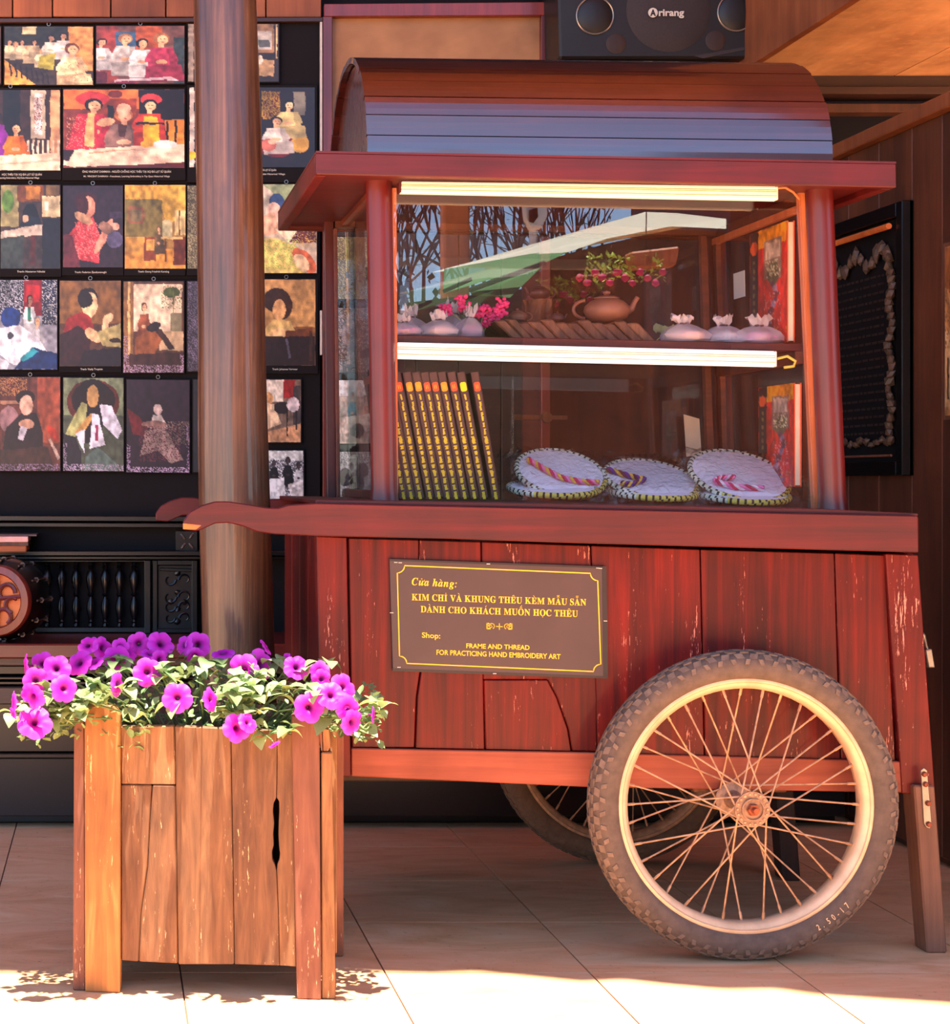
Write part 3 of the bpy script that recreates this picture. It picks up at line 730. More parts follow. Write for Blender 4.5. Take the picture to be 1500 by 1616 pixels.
for i in range(n):
    j = (i+1) % n; b.faces.new((inn[i], inn[j], out_[j], out_[i]))
mk('border_line', b, M_gold, sg)
mk('lettering', text_px(serif_line('Cửa hàng:', True), (650, 923), (722, 927), 12, DS), M_gold, sg)
mk('lettering', text_px(serif_line('KIM CHỈ VÀ KHUNG THÊU KÈM MẪU SẴN'), (650, 947), (926, 955.5), 10.5, DS), M_gold, sg)
mk('lettering', text_px(serif_line('DÀNH CHO KHÁCH MUỐN HỌC THÊU'), (664, 966), (913, 973.5), 10.5, DS), M_gold, sg)
mk('lettering', text_px(sans_line('Shop:', .018), (666, 1006), (695, 1007.5), 8.5, DS), M_gold, sg)
mk('lettering', text_px(sans_line('FRAME AND THREAD', .02), (736, 1022.5), (836, 1025.5), 7.5, DS), M_gold, sg)
mk('lettering', text_px(sans_line('FOR PRACTICING HAND EMBROIDERY ART', .02), (689, 1033), (885, 1040), 8, DS), M_gold, sg)
b = NB()
def stroke(b, pl, w_, d):
    for p, q in zip(pl[:-1], pl[1:]):
        a, c = W(p[0], p[1], d), W(q[0], q[1], d); t = (c-a); L = t.length
        if L < 1e-6: continue
        t /= L; nn = Vector((t.z, 0, -t.x))*w_
        b.faces.new([b.verts.new(v) for v in (a+nn-t*w_*.5, a-nn-t*w_*.5, c-nn+t*w_*.5, c+nn+t*w_*.5)])
for s_, cx_ in ((-1, 775), (1, 802)):
    cy_ = 988+(.6 if s_ > 0 else 0)
    stroke(b, arc(cx_-s_*1.5, cy_, 4.2, 60 if s_ < 0 else 120, -200 if s_ < 0 else 380, 9), .0008, DS-.0006)
    stroke(b, arc(cx_-s_*0, cy_+.3, 2, 0, 300, 6), .0007, DS-.0006)
    stroke(b, [(cx_+s_*3, cy_-4), (cx_+s_*6, cy_-4), (cx_+s_*6, cy_+4), (cx_+s_*1, cy_+4)], .0012, DS-.0006)
    stroke(b, [(cx_+s_*3.5, cy_-1), (cx_+s_*6, cy_)], .001, DS-.0006)
stroke(b, [(783.5, 988.5), (793.5, 989)], .0007, DS-.0006); stroke(b, [(788.5, 984), (788.5, 993.5)], .0007, DS-.0006)
mk('ornament', b, M_gold, sg)
b = NB()
for x, y in ((625, 887.5), (632, 888), (771, 890), (944, 896.5), (948, 897), (630, 1053), (781, 1063), (618.5, 967), (956, 980)): stroke(b, [(x-2.5, y), (x+2.5, y+.1)], .0006, DS-.001)
mk('staples', b, M_txt, sg)

# ================================================================== GOODS IN THE CABINET
# row of leaning books
ORD = ['first', 'second', 'third', 'fourth', 'fifth', 'sixth', 'seventh', 'eighth', 'ninth', 'tenth', 'eleventh']
bot = [635, 647, 661, 677, 691, 705, 718, 732, 747, 762, 781]
dB = 3.63; zB = W(0, 787, dB).z
bh, bt, bd = .258, .0172, .19
bk = T('book', 'x', 'book', (0, 0, 0), 'brown books leaning in a row in the cabinet')
b = NB(); box(0, .0022, 0, bd, 0, bh, b); box(bt-.0022, bt, 0, bd, 0, bh, b); box(0, bt, 0, .003, 0, bh, b)
mk('cover', b, M_bookc, bk, local=True)
mk('page_block', box(.0022, bt-.0022, .003, bd-.004, .003, bh-.003), M_page, bk, local=True)
b = prism([(bt*.14, -.0006, bh-.037), (bt*.3, -.0006, bh-.0395), (bt*.7, -.0006, bh-.0395), (bt*.86, -.0006, bh-.037), (bt*.86, -.0006, bh-.023), (bt*.7, -.0006, bh-.0205), (bt*.3, -.0006, bh-.0205), (bt*.14, -.0006, bh-.023)], (0, .0006, 0))
for s_ in (0, 1): box(bt*(.36+.2*s_), bt*(.40+.2*s_), -.0009, -.0005, bh-.034, bh-.026, b, mi=1)
mk('emblem', b, [M_red_e, M_ye_e], bk, local=True)
b = NB(); rr = random.Random(3); z = bh-.045
while z > .012:
    wl_ = rr.choice([3, 4, 5, 6])
    fat = z < bh*.55
    for k in range(wl_):
        hh = .0026 if fat else .0030; ww = (.0030 if fat else .0018)*rr.uniform(.75, 1.15); x0 = bt*.5+rr.uniform(-.0006, .0006)
        box(x0-ww, x0+ww*.9, -.0006, 0, z-hh, z-.0004, b)
        if rr.random() < .5: box(x0+ww, x0+ww+.0012, -.0006, 0, z-hh*.7, z-hh*.3, b)
        z -= hh
    z -= .0035
mk('spine_lettering', b, M_yel, bk, local=True)
em = [0, 0, 0, 1, 1, 0, 0, 1, 0, 2, 0]; EM = [M_red_e, M_or_e, M_ye_e]; EN = ['red', 'orange', 'yellow']
for i, bx in enumerate(bot):
    loc = (W(bx-4, 0, dB).x, dB+random.uniform(0, .004), zB+random.uniform(0, .001)+.0002)
    lab = '%s brown book from the left in the leaning row, %s spine emblem' % (ORD[i], EN[em[i]])
    if i == 10: lab = 'brown book standing slightly apart at the right end of the row'
    if i == 0: lab = 'brown book at the left end of the row, half hidden by the post'
    ang = -math.radians(10.6 if i < 10 else 9.6)
    o = bk if i == 0 else copytree(bk, loc, lab)
    o.location = loc; o['label'] = lab; o.rotation_euler = (0, ang, 0)
    if em[i]:
        for ch in o.children:
            if ch.name.startswith('emblem'):
                ch.data = ch.data.copy(); ch.data.materials[0] = EM[em[i]]

# printed picture painter -------------------------------------------------
def paint(w, h, bgc, ops, seed=0, warp=.007, grain=.035):
    """flat print as a colour per grid vertex"""
    r = np.random.RandomState(seed); u, v = np.meshgrid(np.linspace(0, 1, w), np.linspace(0, 1, h))
    def sm(n):
        a = r.rand(n+2, n+2); gu, gv = u*n, v*n; i, j = gu.astype(int), gv.astype(int); fu, fv = gu-i, gv-j
        return a[j, i]*(1-fu)*(1-fv)+a[j, i+1]*fu*(1-fv)+a[j+1, i]*(1-fu)*fv+a[j+1, i+1]*fu*fv-.5
    U = u+warp*2*(sm(14)+.5*sm(30)); Vv = v+warp*2*(sm(14)+.5*sm(30))
    img = np.zeros((h, w, 3)); img[:] = bgc
    for o in ops:
        k = o[0]
        if k == 'r': m = (U >= o[1]) & (U <= o[3]) & (Vv >= o[2]) & (Vv <= o[4]); c = o[5]
        elif k == 'e':
            a = math.radians(o[6]) if len(o) > 6 else 0
            du, dv = U-o[1], Vv-o[2]; x = du*math.cos(a)+dv*math.sin(a); y = -du*math.sin(a)+dv*math.cos(a)
            m = (x/o[3])**2+(y/o[4])**2 <= 1; c = o[5]
        elif k == 'p':
            P = o[1]; m = np.zeros(U.shape, bool); n = len(P)
            for i in range(n):
                x0, y0 = P[i]; x1, y1 = P[(i+1) % n]
                if y0 == y1: continue
                cr = ((Vv >= min(y0, y1)) & (Vv < max(y0, y1)) & (U < (x1-x0)*(Vv-y0)/(y1-y0)+x0)); m ^= cr
            c = o[2]
        elif k == 'n':   # speckle of a colour in a rectangle
            m = (u >= o[1]) & (u <= o[3]) & (v >= o[2]) & (v <= o[4]) & (r.rand(h, w) < o[6]); c = o[5]
        img[m] = c
    img = img*(1+(sm(5)*.35+sm(22)*.5+(r.rand(h, w)-.5)*grain*3)[..., None])
    return np.clip(img, 0, 255)
def print_mesh(name, img, org, ex, ez, parent, nrm=Vector((0, -1, 0)), off=.0008):
    """img rows run top to bottom; org = top-left corner, ex/ez full-size edge vectors"""
    h, w = img.shape[:2]; base = wl(parent)
    u, v = np.meshgrid(np.linspace(0, 1, w), np.linspace(0, 1, h)); o = np.array(Vector(org)-base+nrm*off)
    co = (o+u[..., None]*np.array(ex)+v[..., None]*np.array(ez)).reshape(-1, 3)
    idx = np.arange(w*h).reshape(h, w); q = np.stack([idx[:-1, :-1], idx[1:, :-1], idx[1:, 1:], idx[:-1, 1:]], -1).reshape(-1, 4)
    me = bpy.data.meshes.new(name); me.from_pydata(co.tolist(), [], q.tolist())
    c = img.reshape(-1, 3)/255.0; lin = np.where(c <= .04045, c/12.92, ((c+.055)/1.055)**2.4)
    at_ = me.color_attributes.new('print', 'FLOAT_COLOR', 'POINT'); at_.data.foreach_set('color', np.concatenate([lin, np.ones((len(lin), 1))], 1).ravel())
    me.materials.append(M_print); ob = bpy.data.objects.new(name, me); COL.objects.link(ob); ob.parent = parent; WL[ob.name] = base
    return ob
# upright books with red covers, standing against the right side glass
def cover_book(x0, yt, yb, d0, dd, lab, small):
    X = W(x0, 0, d0).x; zt_, zb_ = W(0, yt, d0).z, W(0, yb, d0).z
    t = T('book', lab, 'book', (X, d0, zb_))
    mk('cover', box(X, X+.002, d0, d0+dd, zb_, zt_), M_red_e, t); mk('cover', box(X+.013, X+.015, d0, d0+dd, zb_, zt_), M_red_e, t)
    mk('page_block', box(X+.002, X+.013, d0+.002, d0+dd-.006, zb_+.003, zt_-.003), M_page, t); mk('spine', box(X, X+.015, d0+dd-.004, d0+dd, zb_, zt_), M_bookc, t)
    R_, O_, K_ = (206, 44, 34), (240, 150, 30), (44, 24, 30)
    rr_ = random.Random(small); ops = [('r', 0, 0, .24, 1, K_), ('r', .24, 0, 1, .16, O_), ('e', .12, .14, .10, .055, (240, 90, 40)), ('r', .40, .11, .86, .44, (150, 120, 110)), ('r', .44, .13, .82, .27, (206, 180, 168)), ('e', .64, .40, .16, .1, (96, 96, 70)), ('n', .44, .28, .82, .42, (224, 214, 180), .3)]
    ops += [('e', .62+.1*math.sin(k*.7), .48+k*.045, .045+.02*(k % 3), .028, [(96, 60, 90), (150, 120, 150), (120, 50, 60)][k % 3]) for k in range(11)]
    ops += [('n', .4, .55, .85, .9, (196, 150, 150), .12), ('n', .24, .85, 1, 1, (210, 150, 60), .12)]
    ops += [('e', .12, .26+.07*k, .035, .02, (120, 110, 70)) for k in range(9)]
    img = paint(50, 80, R_, ops, small, .01)
    print_mesh('cover_print', img, (X, d0+dd, zt_), (0, -dd, 0), (0, 0, zb_-zt_), t, Vector((-1, 0, 0)))
cover_book(1243, 348, 540, 3.62, .21, 'red and orange covered book standing on the upper shelf at the right', 1)
cover_book(1254, 604, 768, 3.66, .20, 'red and orange covered book standing on the cabinet floor at the right', 2)

# embroidery hoops
def hoop(px, py, rx, tilt, d, ang, lab, skein, z_off=0, two=False, zpx=None):
    c = W(px, py, d); R = rx*d/F
    t = T('embroidery_hoop', lab, 'embroidery hoop', (c.x, c.y, c.z), 'embroidery hoops in plastic wrappers')
    rot = Matrix.Rotation(tilt, 3, 'X') @ Matrix.Rotation(ang, 3, 'Y')
    b = NB(); n = 128; m = 8
    rings = []
    for k in range(n):
        a = 2*PI*k/n; er = Vector((math.cos(a), math.sin(a), 0)); row = []
        for j in range(m):
            f = 2*PI*j/m+a*3; row.append(b.verts.new(c+rot @ (er*(R+.0056*math.cos(f))+Vector((0, 0, .0062*math.sin(f)))))); 
        rings.append(row)
    for k in range(n):
        for j in range(m):
            A, B = rings[k], rings[(k+1) % n]; sh_ = 0
            if k == n-1: sh_ = 0
            f = b.faces.new((A[j], A[(j+1) % m], B[(j+1) % m], B[j])); f.material_index = 1 if ((k*2+j) % 6 < 2) else (0 if math.sin(2*PI*k/n) < -.3 and math.cos(2*PI*k/n) > -.6 else 2)
    mk('wrapped_ring', b, [M_cord_y, M_cord_k, M_cord_w], t, smooth=True)
    b = NB(); rows = []
    for i in range(9):
        r_ = (R-.004)*i/8; rows.append([b.verts.new(c+rot @ Vector((r_*math.cos(2*PI*k/40), r_*math.sin(2*PI*k/40), .003+.0012*math.sin(r_*90+k)*math.cos(k*.9)))) for k in range(40)] if i else [b.verts.new(c+rot @ Vector((0, 0, .003)))])
    for i in range(1, 9):
        for k in range(40):
            if i == 1: b.faces.new((rows[0][0], rows[1][k], rows[1][(k+1) % 40]))
            else: b.faces.new((rows[i-1][k], rows[i][k], rows[i][(k+1) % 40], rows[i-1][(k+1) % 40]))
    mk('cloth', b, M_cloth, t, smooth=True)
    if skein:
        mats, path = skein
        for q, mm in enumerate(mats):
            b = NB(); pl = []
            for k in range(46):
                s_ = k/45*(len(path)-1); i = min(int(s_), len(path)-2); f = s_-i
                x = path[i][0]+(path[i+1][0]-path[i][0])*f; y = path[i][1]+(path[i+1][1]-path[i][1])*f
                w_ = k*.85+q*2*PI/len(mats)
                pl.append(c+rot @ Vector((x*R+.0035*math.cos(w_)*.6, y*R+.004*math.cos(w_), .010+.0035*math.sin(w_))))
            mk('thread_skein', tube(pl, .0032, 6, b), mm, t, smooth=True)
    if two:
        return t
    # crumpled wrapper
    b = NB(); N = 22; r_ = random.Random(px); g = []
    for i in range(N+1):
        row = []
        for j in range(N+1):
            u = (i/N*2-1); v = (j/N*2-1); rr_ = max(abs(u), abs(v))
            x = u*R*1.1; y = v*R*1.06; z = .014 if rr_ < .8 else .014-.026*(rr_-.8)/.2
            z += (r_.random()-.4)*.010*rr_*rr_
            row.append(b.verts.new(c+rot @ Vector((x+(r_.random()-.5)*.008, y+(r_.random()-.5)*.008, z))))
        g.append(row)
    for i in range(N):
        for j in range(N): b.faces.new((g[i][j], g[i+1][j], g[i+1][j+1], g[i][j+1]))
    mk('plastic_wrapper', b, M_cello, t)
    return t
M_sk1 = plain('skein_crimson', (206, 50, 90), .7); M_sk2 = plain('skein_gold', (220, 180, 70), .7); M_sk3 = plain('skein_pink', (240, 130, 180), .7); M_sk4 = plain('skein_violet', (96, 40, 140), .7); M_sk5 = plain('skein_plum', (90, 40, 60), .7); M_sk6 = plain('skein_white', (236, 220, 230), .7)
hoop(885, 747, 69, .56, 3.74, .05, 'left embroidery hoop with crimson and pink threads, next to the books', ([M_sk1, M_sk2, M_sk3], [(-.7, .38), (-.45, .05), (-.1, -.35), (.3, -.5), (.75, -.5)]))
hoop(1027, 757, 71, .44, 3.74, .06, 'middle embroidery hoop with dark violet threads', ([M_sk4, M_sk5, M_sk2], [(-.95, .2), (-.5, -.1), (-.2, -.25), (-.6, -.55), (-.8, -.5)]))
hoop(1167, 751, 76, .54, 3.74, .07, 'right embroidery hoop with pink and white threads', ([M_sk1, M_sk3, M_sk6], [(-.2, -.25), (-.5, -.3), (-.7, -.45), (-.3, -.65), (.3, -.62)]))
hoop(872, 771, 68, .16, 3.70, .0, 'flat embroidery hoop lying under the left hoop', None, two=True)
hoop(1030, 777, 66, .14, 3.70, .02, 'flat embroidery hoop lying under the middle hoop', None, two=True)
hoop(1172, 781, 70, .16, 3.70, .02, 'flat embroidery hoop lying under the right hoop', None, two=True)

# gauze pouches
def pouch(px, py, w_, h_, d, lab, seed, tint=None, grp='gauze pouches on the upper shelf'):
    r_ = random.Random(seed); z0 = shelf_z(px, d); c = Vector(((px-CX)*d/F, d, z0)); sx = w_*d/F/2; hz = h_*d/F
    t = T('gauze_pouch', lab, 'pouch', c, grp)
    b = NB(); n = 20; h_ *= 1.3; hz *= 1.3; lx_ = r_.uniform(-.35, .35)
    prof = [(0, .0), (.85, .0), (1, .10), (.97, .26), (.80, .42), (.50, .56), (.24, .64), (.20, .68), (.32, .78), (.40, .88), (.42, .94)]
    rows = []
    for i, (rr_, hh) in enumerate(prof):
        row = []
        for k in range(n):
            a = 2*PI*k/n; f = 1+(.14 if i > 2 else .05)*math.sin(a*5+seed)+(r_.random()-.5)*(.14 if i < 7 else .4)
            row.append(b.verts.new(c+Vector((sx*(rr_*f*math.cos(a)+lx_*hh*hh), (.033)*rr_*f*math.sin(a), hz*hh*(1+(r_.random()-.5)*(.08 if i < 7 else .35))+.0005))))
        rows.append(row)
    for i in range(len(rows)-1):
        for k in range(n): b.faces.new((rows[i][k], rows[i][(k+1) % n], rows[i+1][(k+1) % n], rows[i+1][k]))
    bmesh.ops.remove_doubles(b, verts=b.verts, dist=1e-5)
    mk('gauze', b, M_organza, t, smooth=True)
    mk('thread_filling', blob(c+Vector((sx*.1, 0, hz*.24)), sx*.72, .026, hz*.22, None, 2, .12, seed), tint or M_sk3, t, smooth=True)
    mk('tie', lathe([(sx*.15+.002, -.002), (sx*.15+.0035, 0), (sx*.15+.002, .002)], c+Vector((sx*lx_*.42, 0, hz*.66)), 'Z', 12), M_clayd, t)
    return t
def shelf_z(px, d): return at(px*1.0, 527+(px-622)*14/657, d).z
M_pal = plain('peach_thread', (240, 176, 160), .8); M_grn = plain('sage_thread', (176, 176, 120), .8)
pouch(650, 500, 60, 40, 3.70, 'gauze pouch with sage bits at the left end of the shelf', 3, M_grn)
pouch(641, 505, 50, 26, 3.64, 'small pink gauze pouch in the front left corner of the shelf', 4, M_sk3)
pouch(692, 505, 62, 32, 3.645, 'white gauze pouch with peach threads at the front left', 5, M_pal)
pouch(740, 500, 48, 40, 3.68, 'gauze pouch with crimson bits beside the pink flowers', 6, M_sk1)
pouch(718, 490, 50, 52, 3.76, 'tall gauze pouch behind the others at the left', 7, M_sk6)
pouch(1082, 505, 80, 34, 3.64, 'grey-tied gauze pouch beside the wooden raft', 8, M_pal)
pouch(1142, 510, 72, 34, 3.66, 'middle gauze pouch of the three at the right', 9, M_sk6)
pouch(1196, 510, 84, 34, 3.65, 'wide mauve gauze pouch in front of the red book', 10, M_sk3)
# pink artificial flowers
t = T('flower_sprig', 'sprig of small pink artificial flowers on the upper shelf', 'flowers', W(755, 528, 3.70)); rr = random.Random(2)
for (x, y) in ((703, 486), (728, 474), (733, 483), (765, 489), (757, 492), (788, 486), (792, 478), (772, 505), (783, 500), (768, 508), (704, 494), (791, 494)):
    b = NB(); c = W(x, y, 3.71)
    for k in range(14):
        p = c+Vector((rr.uniform(-.011, .011), rr.uniform(-.008, .008), rr.uniform(-.010, .010))); blob(p, .0048, .003, .0045, b, 1, .2, k)
    mk('blossom', b, M_pink, t)
for (x, y) in ((703, 486), (730, 478), (765, 489), (788, 482), (772, 505)): mk('stem', tube([W(755, 529, 3.72), W((x+755)/2, y+20, 3.72), W(x, y, 3.715)], .0012, 5), M_grn, t)
# raft of slanting bark planks
t = T('wooden_raft', 'raft-like stand of slanting split bark pieces under the teapot', 'stand', W(915, 532, 3.7))
x = 792
for k in range(12):
    w_ = 17+random.uniform(-2, 5); zs_ = shelf_z(x, 3.66)
    x0 = W(x, 0, 3.66).x; ww = w_*3.66/F*.92
    top = .040+.004*math.sin(k*2)
    P = [Vector((x0+.022, 3.655+.003*(k % 2), zs_+.0005)), Vector((x0+.022+ww, 3.655, zs_+.0005)), Vector((x0+ww-.014, 3.66, zs_+top)), Vector((x0-.016, 3.66, zs_+top*.96))]
    mk('bark_piece', prism(P, (0, .17, 0.0), bev=.003), M_bark, t); x += w_
raft_top = shelf_z(915, 3.7)+.044
def teapot(c, R, lab, mat, spout=1, small=False):
    c = Vector(c); t = T('teapot', lab, 'teapot', c)
    hh = R*1.12
    mk('body', lathe([(R*.02, 0), (R*.55, 0), (R*.6, .002), (R*.86, hh*.16), (R, hh*.42), (R*.95, hh*.62), (R*.72, hh*.82), (R*.50, hh*.9), (R*.5, hh*.93)], c+Vector((0, 0, .0005)), 'Z', 32), mat, t, smooth=True)
    ld = mk('lid', lathe([(R*.56, hh*.925), (R*.55, hh*.96), (R*.35, hh*1.03), (R*.08, hh*1.06)], c, 'Z', 28), mat, t, smooth=True)
    mk('knob', lathe([(R*.08, hh*1.05), (R*.16, hh*1.13), (R*.15, hh*1.2), (R*.02, hh*1.25)], c, 'Z', 16), mat, ld, smooth=True)
    s_ = spout
    mk('spout', tube([c+Vector((s_*R*.75, 0, hh*.4)), c+Vector((s_*R*1.1, 0, hh*.55)), c+Vector((s_*R*1.22, 0, hh*.8)), c+Vector((s_*R*1.36, 0, hh*.98))], [R*.22, R*.15, R*.11, R*.10], 12), mat, t, smooth=True)
    mk('handle', tube([c+Vector((-s_*R*(.9+.62*math.sin(a)*.9), 0, hh*(.5-.36*math.cos(a)))) for a in np.linspace(.1, PI-.1, 12)], R*.075, 8), mat, t, smooth=True)
    return t
teapot((W(958, 0, 3.73).x, 3.73, raft_top), 36*3.73/F, 'large reddish clay teapot standing on the bark raft', M_clay)
st_ = T('wood_stump', 'rough grey-brown wood stump behind the small teapots', 'stump', W(850, 528, 3.83))
zz = shelf_z(850, 3.83)
b = NB(); cx_ = W(852, 0, 3.83).x
prof = [(.040, 0), (.038, .03), (.031, .06), (.030, .085), (.033, .098), (.001, .099)]
lathe(prof, (cx_, 3.83, zz+.0005), 'Z', 18, b)
for v in b.verts: v.co.x += .004*math.sin(v.co.z*140+v.co.y*300); v.co.y += .003*math.sin(v.co.x*220)
mk('stump_wood', b, M_bark, st_)
teapot((cx_, 3.83, zz+.1005), .023, 'dark clay teapot on top of the wood stump', M_clayd, -1)
rk = T('rock', 'streaked grey rock carrying a small teapot on the shelf', 'rock', W(815, 527, 3.75)); zz = shelf_z(815, 3.75)
b = prism([(-.026, -.02, 0), (.027, -.02, 0), (.025, -.02, .036), (-.022, -.02, .039)], (0, .04, 0), bev=.005)
bmesh.ops.subdivide_edges(b, edges=b.edges[:], cuts=3, use_grid_fill=True)
for v in b.verts:
    v.co += Vector((random.uniform(-.002, .002), random.uniform(-.002, .002), random.uniform(0, .002))); v.co += Vector((W(818, 0, 3.75).x, 3.75, zz+.001))
mk('rock_body', b, M_rock, rk)
teapot((W(817, 0, 3.75).x, 3.75, zz+.043), .021, 'small clay teapot sitting on the streaked rock', M_clay, -1)
teapot((W(880, 0, 3.735).x, 3.735, raft_top+.002), .015, 'tiny grey teapot beside the large teapot', M_clayd, 1)
# green leaf scrap
t = T('leaf_bunch', 'small bunch of green artificial leaves beside the right pouches', 'leaves', W(1045, 535, 3.75))
for k in range(9):
    c = W(1036+k*4.5, 530-abs(4-k)*1.2-8, 3.75+.004*(k % 3)); mk('leaf', blob(c, .008, .002, .010, None, 1, .2, k), M_grn, t)
mk('stem', tube([W(1036, 538, 3.745), W(1050, 525, 3.75), W(1072, 528, 3.75)], .0012, 5), M_grn, t)
# paper card taped on the right glass and slip at the back
tag(mk('paper_card', prism([at(1271, 395, 3.92), at(1272, 440, 3.92), at(1272.6, 440, 3.92), at(1271.6, 395, 3.92)], (0, .07, 0)), M_cloth), 'pale blank card taped inside the right side glass', 'card')
tag(mk('paper_slip', prism([at(1204, 640, 4.07), at(1232, 648, 4.07), at(1236, 712, 4.07), at(1209, 716, 4.07)], (0, .002, 0)), M_page), 'cream paper slip hanging at the back of the cabinet', 'paper')
lo = T('slide_lock', 'brass sliding lock on the rear glass panes', 'lock', W(860, 658, 4.09))
mk('lock_bar', prism([W(812, 654, 4.09), W(896, 656, 4.09), W(896, 662, 4.09), W(812, 662, 4.09)], (0, .004, 0)), M_leg, lo); mk('lock_barrel', lathe([(.001, -.008), (.012, -.008), (.013, 0)], W(863, 659, 4.09), 'Y', 18), M_leg, lo)
mk('pane_edge', prism([W(809, 590, 4.085), W(811, 590, 4.085), W(811, 706, 4.085), W(809, 706, 4.085)], (0, .004, 0)), M_glassr, lo)

# ================================================================== PICTURES ON THE PANEL
def fig(x, y, s, cloth, skin=(224, 168, 128), hair=(34, 24, 22), lean=0.0, seated=True):
    """a small generic figure: hair, face, neck, shoulders, arms reaching to the lap"""
    o = [('e', x, y, .30*s, .34*s, hair), ('p', [(x-.42*s, y+.5*s), (x+.42*s, y+.5*s), (x+.62*s+lean, y+1.7*s), (x-.62*s+lean, y+1.7*s)], cloth),
         ('r', x-.1*s, y+.25*s, x+.1*s, y+.52*s, skin), ('e', x+.04*s, y+.06*s, .20*s, .26*s, skin),
         ('e', x+.42*s, y+.95*s, .13*s, .45*s, tuple(v*.85 for v in cloth), -25), ('e', x-.42*s, y+.95*s, .13*s, .45*s, tuple(min(255, v*1.12) for v in cloth), 25),
         ('e', x, y+1.35*s, .22*s, .12*s, skin)]
    if s > .15: o += [('e', x-.03*s, y+.02*s, .035*s, .025*s, (60, 36, 30)), ('e', x+.12*s, y+.02*s, .035*s, .025*s, (60, 36, 30)), ('e', x+.05*s, y+.19*s, .06*s, .025*s, (170, 80, 70)), ('p', [(x+.2*s, y+.55*s), (x+.42*s, y+.5*s), (x+.62*s+lean, y+1.7*s), (x+.3*s+lean, y+1.7*s)], tuple(v*.82 for v in cloth))]
    if seated: o.append(('p', [(x-.62*s, y+1.6*s), (x+.75*s, y+1.5*s), (x+.9*s, y+2.4*s), (x-.6*s, y+2.5*s)], tuple(v*.8 for v in cloth)))
    return o
PIC = T('x', '', '', (0, 0, 0)); bpy.data.objects.remove(PIC)
def pic(rect, bgc, ops, lab, cap=None, d=5.028, frame=None, inner=None, seed=0, grp=None, tilt=0, hook=True):
    x0, y0, x1, y1 = rect
    t = T('picture', lab, 'picture', W((x0+x1)/2, y1, d), grp)
    mk('backing', pp([(x0, y0), (x1, y0+tilt), (x1, y1+tilt), (x0, y1)], d, .010, bev=.0008), M_blackm, t)
    ix0, iy0, ix1, iy1 = inner if inner else (x0+2, y0+2, x1-2, y1-2)
    w = max(8, int((ix1-ix0)/1.25)); h = max(8, int((iy1-iy0)/1.25))
    img = paint(w, h, bgc, ops, seed or int(x0*3+y0)+900)
    A, B, C_ = W(ix0, iy0, d), W(ix1, iy0+tilt, d), W(ix0, iy1, d)
    print_mesh('print', img, A, B-A, C_-A, t)
    if cap:
        for (s_, xa, xb, yb, hh) in cap: mk('caption', text_px(sans_line(s_, .01), (xa, yb), (xb, yb), hh, d-.0012), M_txt, t)
    if hook:
        xm = (x0+x1)/2; c = W(xm, y0-2, d-.002)
        mk('hook', tube([c+Vector((.005*math.cos(a), 0, .005*math.sin(a))) for a in np.linspace(0, 2*PI, 11)], .001, 5), M_metal, t)
    return t
SK = (236, 178, 130)
G1 = 'pictures hung on the black panel'
# row 1
pic((-150, 40, 3, 134), (90, 60, 40), fig(.6, .3, .2, (220, 200, 170))+fig(.2, .35, .18, (120, 90, 60)), 'photo cut off by the left edge, top row', grp=G1)
ops = [('r', 0, 0, 1, .3, (44, 40, 30)), ('r', .2, 0, .36, .13, (210, 190, 140)), ('r', .72, 0, 1, .75, (220, 150, 80)), ('p', [(0, .55), (.35, 1), (0, 1)], (236, 160, 70))]
for k in range(6): ops += fig(.06+.07*k, .27+.03*k*(k % 2), .11, [(236, 210, 160), (200, 180, 140), (246, 226, 180)][k % 3], SK, [(60, 40, 30), (190, 150, 100)][k % 2])
ops += fig(.52, .2, .15, (246, 236, 210))+fig(.66, .16, .16, (236, 226, 214))+[('p', [(.4, .5), (.58, .45), (.55, .75), (.38, .7)], (170, 160, 60))]
for k in range(8): ops += [('p', [(.05+.06*k, .6+.03*k), (.07+.06*k, .6+.03*k), (.09+.06*k, .85+.02*k), (.07+.06*k, .85+.02*k)], (40, 24, 20))]
ops += fig(.76, .38, .28, (246, 206, 150), SK, (110, 60, 36))+[('e', .87, .9, .12, .07, (240, 200, 150)), ('n', .66, .6, .95, .95, (200, 90, 60), .06)]
pic((5, 40, 149, 136), (60, 44, 34), ops, 'wide photo of a room full of seated women embroidering, top row', seed=11, grp=G1)
ops = [('r', 0, 0, .25, 1, (150, 60, 50)), ('r', .22, .1, .45, .6, (60, 90, 120)), ('r', .45, 0, .75, .5, (170, 80, 40)), ('r', .88, .2, 1, 1, (50, 60, 60))]
ops += fig(.06, .28, .2, (240, 236, 230))+fig(.33, .22, .26, (200, 190, 180), SK, (170, 120, 80), -.04)+fig(.52, .3, .24, (246, 240, 232), SK, (20, 18, 24), 0)+fig(.74, .22, .30, (196, 60, 90), SK, (150, 96, 60), .02)
ops += [('p', [(.2, .93), (.85, .88), (.95, .95), (.2, 1)], (226, 196, 196)), ('p', [(.2, .97), (.8, .93), (.8, .97), (.2, 1)], (130, 30, 60)), ('r', .0, .8, .12, 1, (90, 30, 40))]
pic((150, 39, 293, 134), (110, 70, 60), ops, 'photo of three women looking at needlework, one in a crimson shirt', seed=12, grp=G1)
